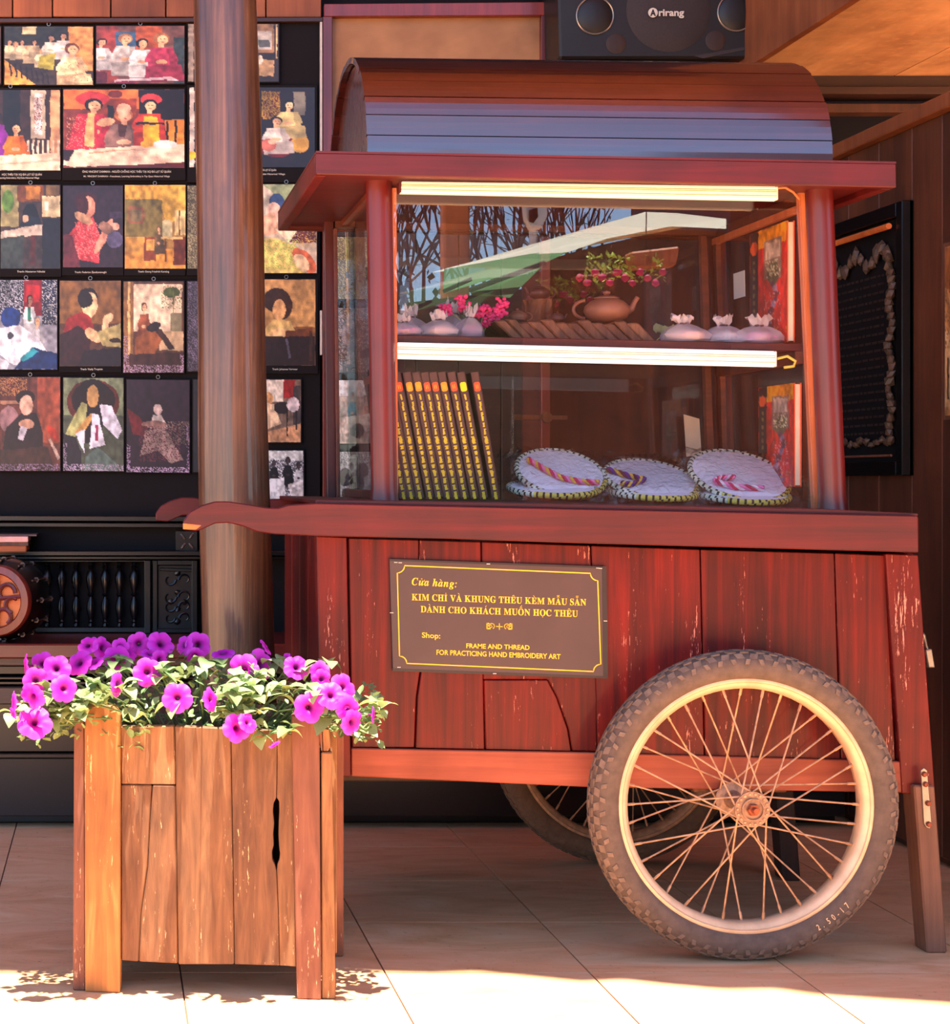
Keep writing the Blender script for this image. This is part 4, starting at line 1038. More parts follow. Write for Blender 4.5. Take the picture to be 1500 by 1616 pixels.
ops = [('r', 0, 0, .06, 1, (160, 140, 120)), ('r', .7, 0, 1, 1, (50, 30, 20)), ('r', .73, .0, .95, .5, (150, 110, 70)), ('r', .76, .12, .92, .44, (176, 166, 150)), ('r', .78, .28, .9, .4, (80, 80, 76)), ('r', .7, .62, .95, .9, (190, 150, 100)), ('r', .74, .55, .82, .7, (224, 206, 180)), ('r', .97, 0, .985, .6, (230, 190, 130))]
pic((295, 36, 442, 131), (60, 40, 30), ops, 'photo of a framed picture on a wall, partly behind the log column', seed=13, grp=G1)
# row 2
ops = [('r', .0, 0, .1, 1, (200, 120, 60)), ('r', .42, .0, .60, 1, (30, 20, 18)), ('r', .70, 0, .85, .6, (200, 180, 150)), ('r', .74, .05, .82, .55, (240, 226, 214)), ('r', .9, 0, 1, .8, (220, 160, 110))]
ops += [('r', .62+.05*k, .62, .64+.05*k, .85, (230, 200, 170)) for k in range(8)]+[('n', .74, .1, .82, .5, (150, 60, 50), .3)]
ops += fig(.34, .32, .22, (150, 40, 170))+fig(.55, .48, .19, (240, 120, 30), SK, (20, 14, 14))+[('p', [(0, .84), (1, .78), (1, 1), (0, 1)], (252, 206, 170)), ('p', [(.3, .92), (1, .86), (1, .88), (.3, .95)], (226, 170, 140))]
pic((-64, 138, 97, 284), (60, 36, 26), ops, 'photo of women in violet and orange dresses beside a white table', [('HỌC THÊU TẠI XQ ĐÀ LẠT SỬ QUÁN', 3, 66, 277, 3.2), ('Learning Embroidery, XQ Dalat Historical Village', -2, 62, 282, 2.6)], inner=(-62, 142, 95, 269), seed=21, grp=G1)
ops = [('r', 0, 0, .62, .25, (214, 110, 50)), ('r', .2, .12, .60, .32, (150, 60, 36)), ('e', .43, .06, .06, .05, (110, 40, 30)), ('r', .62, 0, 1, .6, (30, 14, 16)), ('r', .36, .2, .42, .7, (40, 26, 20))]
ops += [('e', .24, .12, .14, .09, (196, 50, 50))]+fig(.25, .2, .25, (200, 40, 60), SK, (30, 16, 16))+[('p', [(.12, .3), (.3, .32), (.26, .78), (.02, .78)], (196, 40, 60)), ('p', [(.2, .3), (.26, .3), (.25, .72), (.17, .72)], (226, 180, 110)), ('n', .02, .35, .26, .76, (236, 150, 120), .12)]
ops += fig(.5, .32, .26, (130, 96, 84), (236, 170, 130), (190, 110, 60))+[('e', .5, .26, .06, .08, (240, 186, 150)), ('p', [(.45, .45), (.53, .45), (.5, .62), (.46, .6)], (80, 40, 30)), ('e', .35, .42, .08, .05, SK, -15)]
ops += [('e', .72, .13, .09, .07, (214, 60, 60))]+fig(.71, .2, .22, (206, 60, 40), SK, (30, 16, 16))+[('p', [(.66, .35), (.78, .35), (.8, .72), (.66, .72)], (240, 170, 40)), ('r', .6, .42, .84, .45, (30, 20, 20)), ('p', [(.84, .4), (1, .38), (1, .7), (.86, .74)], (210, 130, 40)), ('r', .85, .4, .87, .75, (30, 20, 18)), ('r', .92, .4, .94, .7, (30, 20, 18))]
ops += [('p', [(0, .78), (.6, .72), (1, .70), (1, .93), (.1, 1), (0, .96)], (252, 210, 176)), ('p', [(.2, .80), (.6, .76), (.6, .77), (.2, .82)], (220, 150, 110)), ('p', [(0, .77), (.09, .78), (.04, .92), (0, .9)], (50, 20, 24)), ('e', .84, .7, .1, .05, (246, 226, 214)), ('e', .69, .70, .06, .04, (240, 180, 60)), ('p', [(.1, .99), (1, .93), (1, 1), (.1, 1)], (90, 20, 20))]
pic((98, 138, 293, 285), (120, 50, 36), ops, 'large photo of two women in red tunics and a bearded man sewing', [('ÔNG VINCENT DAMMAN - NGƯỜI CHỒNG HỌC THÊU TẠI XQ ĐÀ LẠT SỬ QUÁN', 130, 270, 272.5, 3.2), ('Mr. VINCENT DAMMAN - Frenchman, Learning Embroidery in Tay Quan Historical Village', 132, 268, 279.5, 2.6)], inner=(100, 141, 291, 265), seed=22, grp=G1)
ops = [('r', 0, .0, .04, 1, (220, 200, 180)), ('e', .02, .85, .04, .05, (240, 190, 40)), ('r', .58, .05, .72, .4, (170, 130, 40)), ('n', .58, .05, .72, .4, (90, 30, 20), .5), ('r', .83, .05, .92, .35, (120, 110, 90)), ('e', .7, .72, .16, .16, (110, 20, 24)), ('e', .88, .7, .07, .12, (216, 160, 60))]
ops += fig(.79, .22, .17, (236, 206, 130), SK, (20, 12, 12))+fig(.69, .42, .17, (240, 220, 200), SK, (24, 14, 14))+[('e', .63, .72, .06, .08, (200, 110, 90)), ('e', .66, .68, .03, .03, (226, 190, 150))]
pic((296, 134, 501, 288), (34, 16, 18), ops, 'dark photo of two seated women with a small wheel, right of the log column', [('ĐÀ LẠT SỬ QUÁN', 414, 436, 270, 3.2), ('Dalat Historical Village', 412, 450, 276, 2.8)], inner=(299, 138, 497, 264), seed=23, grp=G1)
# row 3
ops = [('r', 0, 0, .3, .5, (150, 140, 90)), ('e', .12, .2, .1, .14, (90, 130, 50)), ('r', .28, 0, .72, .2, (110, 60, 26)), ('r', .42, .02, .66, .17, (170, 110, 40)), ('r', .76, 0, .98, .12, (120, 90, 50)), ('r', .7, .13, 1, .38, (206, 186, 140)), ('r', .74, .2, .8, .3, (236, 226, 200))]
ops += [('e', .5, .4, .14, .18, (20, 18, 22)), ('p', [(.3, .5), (.45, .35), (.66, .4), (.7, .52)], (26, 30, 40)), ('e', .42, .4, .05, .05, (190, 150, 120)), ('p', [(0, .56), (.6, .48), (.86, .48), (.7, .6), (0, .64)], (186, 170, 150)), ('r', .5, .6, .58, .95, (80, 30, 24)), ('p', [(0, .64), (.4, .6), (.36, 1), (0, 1)], (50, 56, 50)), ('r', .7, .4, 1, 1, (26, 22, 30))]
pic((-1, 290, 97, 437), (60, 44, 40), ops, 'painting of a dark-veiled figure at a long writing table with window plants', [('Tranh: Nesterov Nikolai', 27, 71, 430, 3)], inner=(1, 292, 95, 424), seed=31, grp=G1)
ops = [('p', [(.28, .42), (.5, .38), (.62, .62), (.6, .95), (.22, .9), (.1, .6)], (196, 54, 60)), ('n', .2, .45, .6, .9, (236, 130, 120), .2), ('e', .38, .2, .19, .12, (60, 20, 24)), ('e', .42, .26, .12, .13, (226, 150, 120)), ('e', .33, .24, .1, .12, (66, 22, 24)), ('e', .34, .4, .16, .06, (196, 150, 110), 20), ('e', .68, .62, .06, .26, (226, 150, 120), 35), ('e', .86, .5, .08, .05, (236, 170, 140)), ('e', .72, .52, .13, .07, (150, 110, 90), 20), ('e', .86, .66, .14, .1, (90, 80, 110)), ('r', .78, .32, 1, .4, (60, 40, 60)), ('p', [(0, .6), (.15, .6), (.3, 1), (0, 1)], (96, 34, 40))]
pic((98, 291, 195, 435), (44, 24, 34), ops, 'painting of a seated woman in a patterned red dress doing needlework', [('Tranh: Federico Zandomeneghi', 118, 168, 431, 3)], inner=(99.5, 293, 194, 422), seed=32, grp=G1)
ops = [('r', 0, 0, 1, .17, (214, 160, 60)), ('r', .0, .17, .62, .62, (120, 104, 50)), ('r', .06, .26, .32, .46, (150, 90, 60)), ('r', .09, .29, .29, .43, (130, 110, 70)), ('p', [(.6, .05), (1, 0), (1, .3), (.7, .5), (.62, .3)], (216, 170, 70)), ('r', .62, .42, .78, .62, (200, 190, 140)), ('r', .82, .3, 1, .6, (226, 196, 130)), ('r', .89, .3, .91, .6, (90, 50, 24)), ('r', 0, .62, .62, .8, (206, 150, 66)), ('p', [(0, .8), (1, .75), (1, 1), (0, 1)], (220, 150, 60)), ('r', .8, .62, 1, .96, (110, 46, 24)), ('r', .32, .62, .52, .9, (130, 60, 26)), ('r', .35, .65, .49, .78, (206, 150, 70))]
ops += fig(.56, .53, .12, (110, 84, 50), SK, (110, 60, 30))+[('r', .6, .62, .95, .65, (226, 190, 120)), ('r', .66, .65, .68, .92, (120, 60, 30))]
pic((196, 291, 293, 435), (160, 120, 60), ops, 'painting of a yellow-green room with a figure at a window desk', [('Tranh: Georg Friedrich Kersting', 218, 267, 430, 3)], inner=(197, 292, 293, 424), seed=33, grp=G1)
pic((295, 291, 392, 435), (90, 80, 60), [('n', 0, 0, 1, 1, (150, 140, 100), .3)], 'mostly hidden picture behind the log column, third row', seed=34, grp=G1, inner=(296, 293, 391, 424))
ops = [('r', 0, 0, 1, .5, (206, 190, 160)), ('p', [(.1, 0), (.7, 0), (.9, .2), (.5, .2)], (150, 160, 110)), ('e', .35, .22, .13, .12, (50, 70, 110), 20), ('e', .3, .33, .12, .13, (236, 190, 160)), ('p', [(0, .4), (.3, .3), (.4, .55), (0, .6)], (226, 170, 130)), ('r', .55, .4, .72, .66, (90, 20, 40)), ('p', [(.3, .5), (.7, .5), (.55, .66)], (236, 214, 170)), ('r', .72, .5, 1, .66, (110, 50, 40)), ('p', [(0, .6), (.4, .62), (.9, .8), (.8, 1), (0, 1)], (226, 200, 110)), ('n', 0, .62, .7, .95, (150, 180, 70), .25), ('e', .8, .86, .22, .10, (200, 100, 60), 30), ('e', .75, .88, .14, .08, (236, 200, 150), 30), ('n', .6, .5, 1, .7, (226, 180, 90), .2)]
pic((402, 289, 502, 433), (200, 180, 150), ops, 'bright photo of noodles and vegetables under the eave corner', seed=35, grp=G1)
# row 4
ops = [('r', 0, 0, .5, .4, (40, 40, 50)), ('n', 0, 0, .55, .4, (190, 190, 200), .3), ('r', .46, 0, .76, .4, (130, 16, 30)), ('r', .5, .05, .72, .25, (190, 30, 36)), ('r', .76, 0, 1, .5, (40, 44, 70)), ('n', .76, 0, 1, .5, (206, 206, 200), .2), ('e', .25, .42, .16, .12, (20, 50, 120))]
ops += fig(.56, .22, .17, (240, 240, 240), (190, 130, 100), (14, 14, 14))+[('r', .53, .3, .58, .46, (30, 110, 90))]+fig(.68, .46, .18, (206, 206, 206), SK, (130, 130, 130))+[('p', [(0, .55), (.4, .5), (.7, .65), (.9, .85), (.3, .95), (0, .8)], (244, 244, 250)), ('p', [(.3, 1), (.6, .75), (1, .82), (1, 1)], (16, 40, 90)), ('p', [(.4, .88), (.6, .76), (.7, .8), (.45, .92)], (40, 140, 150)), ('p', [(0, .86), (.25, .92), (.2, 1), (0, 1)], (230, 230, 236)), ('e', .25, .62, .05, .04, (60, 60, 70))]
pic((-10, 440, 92, 585), (150, 150, 160), ops, 'bright bluish photo of people round a white draped table', seed=41, grp=G1)
ops = [('r', 0, 0, 1, .5, (126, 84, 40)), ('e', .46, .2, .16, .12, (30, 14, 12)), ('e', .49, .28, .13, .15, (236, 190, 140)), ('e', .42, .22, .12, .10, (34, 18, 14)), ('p', [(.06, .6), (.12, .44), (.35, .36), (.5, .42), (.56, .55), (.4, .8), (.1, .8)], (150, 36, 34)), ('p', [(0, .64), (.3, .52), (.5, .62), (.5, 1), (0, 1)], (50, 22, 26)), ('e', .55, .64, .14, .07, (230, 180, 130), 25), ('e', .74, .56, .05, .16, (236, 190, 140), 10), ('e', .79, .44, .09, .05, (236, 190, 140), -20), ('p', [(.6, .6), (1, .5), (1, .78), (.7, .76)], (176, 160, 100)), ('p', [(.4, .82), (1, .78), (1, 1), (.3, 1)], (30, 14, 24)), ('e', .9, .7, .1, .03, (50, 30, 24))]
pic((93, 441, 192, 588), (80, 50, 34), ops, 'painting of a dark-haired woman in a red shawl leaning at a work pillow', [('Tranh: Vasily Tropinin', 127, 162, 584, 3)], inner=(94, 443, 191, 578), seed=42, grp=G1)
ops = [('r', 0, 0, .16, .8, (130, 90, 50)), ('r', .07, 0, .11, .8, (216, 176, 110)), ('r', .17, .03, .97, .55, (236, 206, 170)), ('e', .8, .12, .14, .06, (80, 90, 50)), ('n', .64, .05, .98, .3, (70, 90, 40), .25), ('r', .82, .1, .84, .6, (110, 110, 60)), ('r', .78, .35, .97, .6, (130, 120, 90)), ('e', .92, .63, .06, .06, (150, 60, 40)), ('r', .6, .55, 1, .76, (190, 160, 120))]
ops += fig(.34, .28, .16, (150, 80, 50), SK, (90, 50, 30))+[('p', [(.2, .62), (.5, .5), (.66, .62), (.5, .82), (.2, .86)], (140, 80, 44)), ('p', [(.5, .52), (.62, .52), (.86, .74), (.76, .76)], (60, 36, 30)), ('e', .5, .5, .12, .05, (40, 30, 30), -15), ('p', [(.1, .8), (1, .78), (1, 1), (.1, 1)], (60, 34, 30)), ('n', 0, .92, 1, 1, (170, 140, 160), .35), ('n', 0, .6, .08, 1, (170, 140, 160), .3), ('n', .94, .8, 1, 1, (170, 140, 160), .3)]
pic((193, 442, 292, 590), (90, 56, 40), ops, 'painting of a girl sewing sideways on a bright window sill', seed=43, grp=G1)
pic((294, 442, 392, 588), (60, 50, 60), [('n', 0, 0, 1, 1, (110, 100, 120), .3)], 'mostly hidden picture behind the log column, fourth row', seed=44, grp=G1)
ops = [('r', 0, 0, 1, .55, (186, 140, 84)), ('e', .35, .24, .22, .14, (50, 30, 22)), ('e', .46, .3, .16, .16, (60, 34, 22)), ('e', .4, .35, .11, .12, (226, 170, 110)), ('p', [(.12, .6), (.3, .46), (.58, .48), (.7, .66), (.2, .68)], (216, 180, 110)), ('e', .44, .62, .2, .05, (236, 190, 130)), ('p', [(.5, .6), (.96, .56), (.96, .7), (.5, .7)], (96, 50, 26)), ('r', .1, .66, 1, 1, (34, 18, 24)), ('r', .9, .6, .95, .95, (60, 34, 26)), ('p', [(.5, .68), (.54, .68), (.6, .92), (.56, .92)], (90, 80, 100))]
pic((402, 439, 502, 590), (120, 80, 46), ops, 'painting of a figure bent over lace work against a tan wall', [('Tranh: Johannes Vermeer', 430, 470, 584, 3)], inner=(403, 441, 498, 577), seed=45, grp=G1)
# row 5
ops = [('r', 0, 0, .5, .3, (80, 36, 30)), ('n', 0, 0, .45, .2, (176, 120, 70), .35), ('r', .62, 0, 1, .7, (150, 70, 46)), ('r', 0, .25, .5, .29, (170, 120, 90)), ('e', .15, .45, .16, .14, (150, 110, 110)), ('e', .42, .22, .16, .08, (30, 14, 16)), ('p', [(.1, .55), (.35, .38), (.6, .38), (.72, .6), (.7, .95), (0, .95)], (36, 20, 26)), ('e', .44, .30, .11, .11, (216, 166, 140)), ('e', .44, .5, .13, .05, (200, 150, 120)), ('p', [(.34, .52), (.46, .54), (.38, .68), (.3, .66)], (220, 210, 216)), ('e', .88, .6, .12, .05, (170, 50, 30), 40), ('p', [(0, .78), (.8, .74), (.9, 1), (0, 1)], (60, 36, 30)), ('p', [(.8, .66), (.84, .66), (1, .86), (.96, .88)], (190, 160, 140)), ('n', 0, .93, 1, 1, (150, 120, 150), .35)]
pic((-2, 593, 97, 745), (100, 50, 40), ops, 'painting of an old woman in black knitting in an armchair', seed=51, grp=G1)
ops = [('r', 0, 0, 1, .4, (120, 130, 96)), ('e', .5, .26, .44, .24, (90, 34, 26)), ('e', .5, .24, .36, .2, (30, 14, 18)), ('e', .48, .1, .2, .09, (24, 14, 20)), ('p', [(.02, .62), (.3, .26), (.46, .3), (.4, .5), (.1, .7)], (176, 176, 110)), ('p', [(.56, .28), (.8, .3), (.98, .56), (.9, .66), (.66, .5)], (230, 226, 236)), ('p', [(.4, .28), (.6, .28), (.66, .5), (.6, .7), (.36, .7)], (26, 18, 26)), ('e', .49, .2, .1, .12, (196, 150, 90)), ('p', [(.18, .58), (.46, .38), (.5, .42), (.26, .66)], (200, 150, 80)), ('p', [(.48, .38), (.58, .4), (.7, .72), (.44, .76)], (236, 232, 240)), ('p', [(.2, .6), (.36, .55), (.34, .8)], (230, 226, 236)), ('r', .53, .5, .58, .68, (150, 40, 80)), ('p', [(.36, .86), (.56, .74), (.9, .92), (.9, 1), (.36, 1)], (90, 110, 100)), ('p', [(0, .6), (.2, .64), (.3, .8), (.3, 1), (0, 1)], (30, 26, 36)), ('n', 0, .93, 1, 1, (170, 150, 170), .35), ('n', 0, .7, .06, 1, (150, 130, 150), .3)]
pic((98, 594, 197, 745), (70, 76, 60), ops, 'painting of a shawled figure sewing in a round-backed chair', seed=52, grp=G1, tilt=.6)
ops = [('p', [(0, .3), (.2, .4), (.4, .6), (.1, .6)], (100, 26, 30)), ('e', .5, .32, .07, .06, (216, 190, 180)), ('p', [(.42, .38), (.56, .38), (.66, .52), (.36, .52)], (216, 200, 190)), ('e', .44, .48, .2, .04, (150, 110, 100)), ('p', [(.3, .55), (.6, .5), (.9, .86), (.7, .9), (.5, .76), (.22, .82)], (150, 124, 116)), ('n', .2, .5, .85, .88, (90, 40, 50), .35), ('n', .62, .45, 1, .7, (110, 90, 80), .3), ('n', 0, .94, 1, 1, (190, 160, 190), .4), ('n', 0, .7, .06, 1, (160, 130, 160), .3), ('n', .95, .5, 1, 1, (150, 120, 150), .3)]
pic((198, 597, 301, 747), (38, 20, 36), ops, 'dark painting of a seated lady in a wide pale skirt', seed=53, grp=G1, tilt=1)
pic((303, 597, 372, 747), (30, 26, 34), [], 'hidden picture behind the log column, bottom row', seed=54, grp=G1)
ops = [('r', 0, 0, .55, .35, (220, 206, 186)), ('r', .55, 0, .85, .3, (150, 30, 30)), ('r', .8, .1, 1, .8, (60, 50, 50)), ('e', .15, .3, .14, .1, (190, 140, 90)), ('p', [(0, .35), (.3, .4), (.5, .7), (.1, .8)], (236, 200, 160)), ('e', .5, .45, .2, .1, (30, 20, 24)), ('e', .8, .4, .16, .12, (206, 190, 190)), ('p', [(0, .85), (1, .7), (1, 1), (0, 1)], (190, 140, 100)), ('r', .62, .5, .66, .9, (30, 20, 20)), ('r', .86, .5, .9, .8, (30, 20, 20))]
pic((412, 597, 477, 700), (120, 96, 80), ops, 'small colour photo of people on chairs, right of the log column', seed=55, grp=G1, hook=False)
ops = [('r', 0, 0, 1, .2, (206, 206, 200)), ('n', 0, .2, 1, 1, (220, 220, 220), .25)]+fig(.25, .25, .2, (20, 20, 26), (60, 50, 50))+fig(.6, .2, .22, (24, 24, 30), (60, 50, 50))+fig(.88, .3, .2, (200, 200, 200), (60, 50, 50))+[('p', [(0, .6), (.5, .55), (.55, 1), (0, 1)], (240, 240, 240)), ('p', [(.6, .7), (1, .6), (1, 1), (.7, 1)], (236, 230, 226))]
pic((415, 709, 481, 790), (90, 90, 96), ops, 'small black and white photo of a crowd, right of the log column', seed=56, grp=G1, hook=False)

for (rc, lb, bgc, ops) in (((529, 598, 588, 702), 'small photo of people round a pale cloth seen through the left side glass', (190, 170, 150), [('r', 0, 0, 1, .25, (226, 216, 206))]+fig(.45, .25, .2, (40, 130, 150))+fig(.85, .3, .2, (220, 160, 130))+[('p', [(0, .6), (1, .52), (1, .8), (0, .85)], (240, 214, 190)), ('e', .6, .8, .2, .12, (60, 40, 40))]),
        ((529, 711, 588, 788), 'lowest small grey photo seen through the left side glass', (180, 180, 176), [('n', 0, 0, 1, .3, (110, 110, 100), .4), ('e', .25, .55, .2, .2, (60, 54, 60)), ('e', .6, .7, .2, .22, (70, 66, 76)), ('e', .75, .4, .18, .16, (90, 80, 80)), ('e', .3, .9, .15, .12, (100, 70, 60))]),
        ((529, 484, 588, 590), 'dark floral photo seen through the left side glass', (90, 76, 70), [('n', 0, 0, 1, 1, (170, 150, 140), .25), ('e', .4, .4, .25, .2, (130, 110, 104))]),
        ((529, 372, 588, 474), 'greenish photo seen through the upper left side glass', (110, 100, 70), [('n', 0, 0, 1, 1, (170, 160, 110), .3), ('r', .5, 0, 1, .4, (150, 120, 70))])):
    pic(rc, bgc, ops, lb, d=5.02, grp='small photos beside the framed panel', hook=False)

# ================================================================== BENCH
bn = T('long_bench', 'long black bench with turned balusters, carved panel and red seat along the back wall', 'bench', W(300, 1314, 4.8))
xa, xb = -1.45, 1.93
zB_ = lambda py, d: H+(CY-py)*d/F
zs0 = .491
mk('seat', box(xa, xb, 4.63, 5.0, zs0-.038, zs0, bev=.004), M_seat, bn)
for k, (y0, z1, z0, m) in enumerate([(4.66, .453, .43, M_bench), (4.68, .43, .405, M_black), (4.67, .403, .392, M_black), (4.68, .390, .378, M_black), (4.66, .376, .33, M_bench), (4.70, .33, .20, M_black), (4.69, .20, .185, M_black), (4.71, .185, .03, M_black), (4.78, .03, 0, M_black)]):
    mk('base_moulding', box(xa, xb, y0, 5.0, z0+.001, z1, bev=.003), m, bn)
mk('back_board', box(xa, W(318, 0, 4.9).x+.7, 4.99, 5.02, zs0, zB_(832, 4.9)), M_blackm, bn)
def hb(y0, y1, d, x0=xa, x1=None, th=.03, m=M_black, nm='rail'): return mk(nm, box(x0, x1 if x1 else W(470, 0, d).x, d, d+th, zB_(y1, d), zB_(y0, d), bev=.0015), m, bn)
hb(870, 877, 4.90, th=.09, nm='ledge'); hb(878, 883, 4.93, nm='rail'); hb(884, 887, 4.945, x1=W(230, 0, 4.945).x)
hb(990, 998, 4.95, x1=W(232, 0, 4.945).x)
prof0 = [(.3, 0), (.45, .02), (.45, .06), (.3, .08), (.5, .10), (.3, .13), (.55, .2), (.75, .3), (.55, .42), (.3, .47), (.6, .5), (.3, .53), (.6, .62), (.85, .74), (.6, .84), (.3, .88), (.55, .91), (.3, .94), (.45, .97), (.3, 1)]
z0_, z1_ = zB_(992, 4.95), zB_(886, 4.95); bal = None
for k in range(-8, 9):
    px = 29+22.8*k if k < 9 else 0
    x = W(29+22.85*k, 0, 4.955).x
    if bal is None: bal = mk('baluster', lathe([(r_*.0165, h_*(z1_-z0_)) for r_, h_ in prof0], (0, 0, 0), 'Z', 12), M_black, bn, smooth=True, local=True); o = bal
    else: o = bal.copy(); COL.objects.link(o); o.parent = bn
    o.location = Vector((x, 4.962, z0_))-wl(bn)
for (a, c) in ((228, 238), (241, 249), (303, 312)): mk('post', pp([(a, 884), (c, 884), (c, 1000), (a, 1000)], 4.935, .03, bev=.002), M_black, bn)
hb(884, 892, 4.937, x0=W(240, 0, 4.93).x, x1=W(312, 0, 4.93).x); hb(992, 999, 4.937, x0=W(240, 0, 4.93).x, x1=W(312, 0, 4.93).x)
cp = mk('carved_panel', pp([(249, 892), (304, 892), (304, 992), (249, 992)], 4.955, .02), M_black, bn)
mk('moulding', pp([(252, 896), (307, 898), (306, 903), (252, 901)], 4.945, .008), M_black, cp)
b = NB(); rr = random.Random(9)
def leafcurl(b, cx, cy, r, a, d=4.948, w_=.004):
    pts = []
    for k in range(9): t = k/8; aa = a+t*4.2; rr_ = r*(1-.55*t); pts.append(W(cx+rr_*math.cos(aa), cy+rr_*math.sin(aa), d+.004*t))
    tube(pts, [w_*(1-.5*k/8) for k in range(9)], 6, b)
for cy, r in ((915, 10), (942, 11), (957, 10), (975, 9)):
    for s_ in (0, PI): leafcurl(b, 280+(12 if s_ else -12), cy, r, s_)
for (x, y) in ((280, 905), (280, 935), (270, 950), (291, 950), (280, 962), (280, 982)): blob(W(x, y, 4.95), .010, .006, .009, b, 1, .25, int(x+y))
mk('carving', b, M_black, cp, smooth=True)
brk = mk('bracket', pp([(277, 838), (312, 838), (312, 871), (277, 869)], 4.94, .03), M_black, bn)
b = NB()
for (x, y, ang) in ((289, 847, .9), (302, 846, 2.2), (302, 862, .9), (289, 862, 2.2)):
    c = W(x, y, 4.932); blob((0, 0, 0), .013, .003, .004, bb := NB(), 1) if False else None
    q = blob((0, 0, 0), .013, .003, .004, None, 1); bmesh.ops.rotate(q, verts=q.verts, cent=(0, 0, 0), matrix=Matrix.Rotation(ang, 3, 'Y')); bmesh.ops.translate(q, verts=q.verts, vec=c); merge(b, q)
mk('carved_star', b, M_bench, brk)
# books on the ledge, left edge
zl_ = zB_(870, 4.90)
g = 'books stacked on the bench ledge'
t = T('book', 'flat reddish book at the bottom of the stack on the bench ledge', 'book', W(10, 870, 4.85), g)
mk('cover', box(-.5, W(42, 0, 4.8).x, 4.80, 4.98, zl_+.001, zl_+.018, bev=.003), M_endcut, t); mk('page_block', box(-.5, W(44, 0, 4.8).x, 4.815, 4.98, zl_+.018, zl_+.027), M_leg, t)
t = T('book', 'flat tan book on top of the stack on the bench ledge', 'book', W(10, 855, 4.85), g)
mk('page_block', box(-.5, W(44, 0, 4.8).x, 4.81, 4.99, zl_+.028, zl_+.043, bev=.001), M_pal, t); mk('cover', box(-.52, W(57, 0, 4.8).x, 4.83, 4.995, zl_+.0435, zl_+.048), M_bookc, t)
# drum on the seat
dc = W(-4, 968, 4.66); ax = Vector((.12, 1, .03)).normalized(); R_ = .095
dc.z = zs0+R_*1.12+.004
dm = T('drum', 'small carved wooden drum lying on the red bench seat at the left edge', 'drum', (dc.x, dc.y, zs0+.001))
q = Vector((0, 1, 0)).rotation_difference(Vector((.30, .93, .0)).normalized()).to_matrix()
def orient(b):
    bmesh.ops.rotate(b, verts=b.verts, cent=(0, 0, 0), matrix=q); bmesh.ops.translate(b, verts=b.verts, vec=dc); return b
mk('shell', orient(lathe([(R_*.92, 0), (R_*1.06, .03), (R_*1.12, .08), (R_*1.06, .13), (R_*.92, .16), (R_*.85, .16)], (0, 0, 0), 'Y', 40)), M_black, dm, smooth=True)
mk('rim_ring', orient(lathe([(R_*.72, -.012), (R_*.76, -.016), (R_*.94, -.014), (R_*.98, -.008), (R_*.98, .006), (R_*.72, .006)], (0, 0, 0), 'Y', 48, close=True)), M_frame, dm, smooth=True)
mk('drum_skin', orient(lathe([(.0001, -.001), (R_*.76, -.001), (R_*.76, .002), (.0001, .002)], (0, 0, 0), 'Y', 40)), M_endcut, dm)
b = NB()
def curl(cx, cy, r, a0, a1, w_=.006):
    pts = [Vector((cx+r*math.cos(a), -.007, cy+r*math.sin(a))) for a in np.linspace(a0, a1, 10)]; tube(pts, w_, 6, b)
for s_ in (1, -1):
    curl(s_*.03, .02, .022, 0, 3.8); curl(s_*.045, -.012, .02, 1, 4.6); curl(s_*.02, -.042, .02, -1, 3)
tube([Vector((-.068, -.007, -.006)), Vector((0, -.007, .004)), Vector((.068, -.007, .012))], .006, 6, b); tube([Vector((0, -.007, -.068)), Vector((.004, -.007, 0)), Vector((0, -.007, .068))], .007, 6, b)
mk('fretwork', orient(b), M_frame, dm, smooth=True)
b = NB()
for k in range(12):
    a = 2*PI*k/12
    for yy in (.045, .115): lathe([(.0001, 0), (.006, .002), (.008, 0)], (math.cos(a)*R_*1.1, yy, math.sin(a)*R_*1.1), 'Y', 6, b)
    p = [Vector((math.cos(a)*R_*(1.08+.05*math.sin(t*PI)), .02+.12*t, math.sin(a)*R_*(1.08+.05*math.sin(t*PI)))) for t in np.linspace(0, 1, 6)]; tube(p, .003, 5, b)
mk('carved_ribs', orient(b), M_bench, dm)

# ================================================================== SPEAKER
ds = 4.86
sp = T('loudspeaker', 'black wall-mounted karaoke loudspeaker above the cart roof', 'speaker', W(1040, 100, ds))
mk('cabinet', pp([(880, -70), (1203, -70), (1203, 92), (884, 92)], ds, .22, bev=.006), M_speak, sp)
def disc(cx, cy, r, d, m, nm, dome=.01, par=sp, ring=None):
    c = W(cx, cy, d); R = r*d/F
    o = mk(nm, lathe([(.0001, -dome), (R*.5, -dome*.9), (R*.9, -dome*.4), (R, 0), (R, .004)], c, 'Y', 48), m, par, smooth=True)
    if ring: mk('chrome_ring', lathe([(R*.965, -.004), (R*1.0, -.0055), (R*1.035, -.004), (R*1.035, 0), (R*.965, 0)], c, 'Y', 48, close=True), M_ring, o, smooth=True)
    return o
g_ = disc(1056, 15, 67, ds, M_cone, 'woofer_grille', .018)
disc(939, 25, 29, ds-.001, M_speak, 'tweeter', .008, ring=1); disc(1162, 20, 29, ds-.001, M_speak, 'tweeter', .008, ring=1)
for x, y in ((973, 69), (1130, 64)): disc(x, y, 16, ds-.001, M_legd, 'port', .002)
mk('front_trim', pp([(1095, 88), (1200, 70), (1200, 74), (1110, 92)], ds-.002, .003, bev=0), M_cone, sp)
zc = ds-.024
mk('lettering', text_px(sans_line('rirang', .03), (1040, 25), (1080, 25), 11, zc), M_txt, g_)
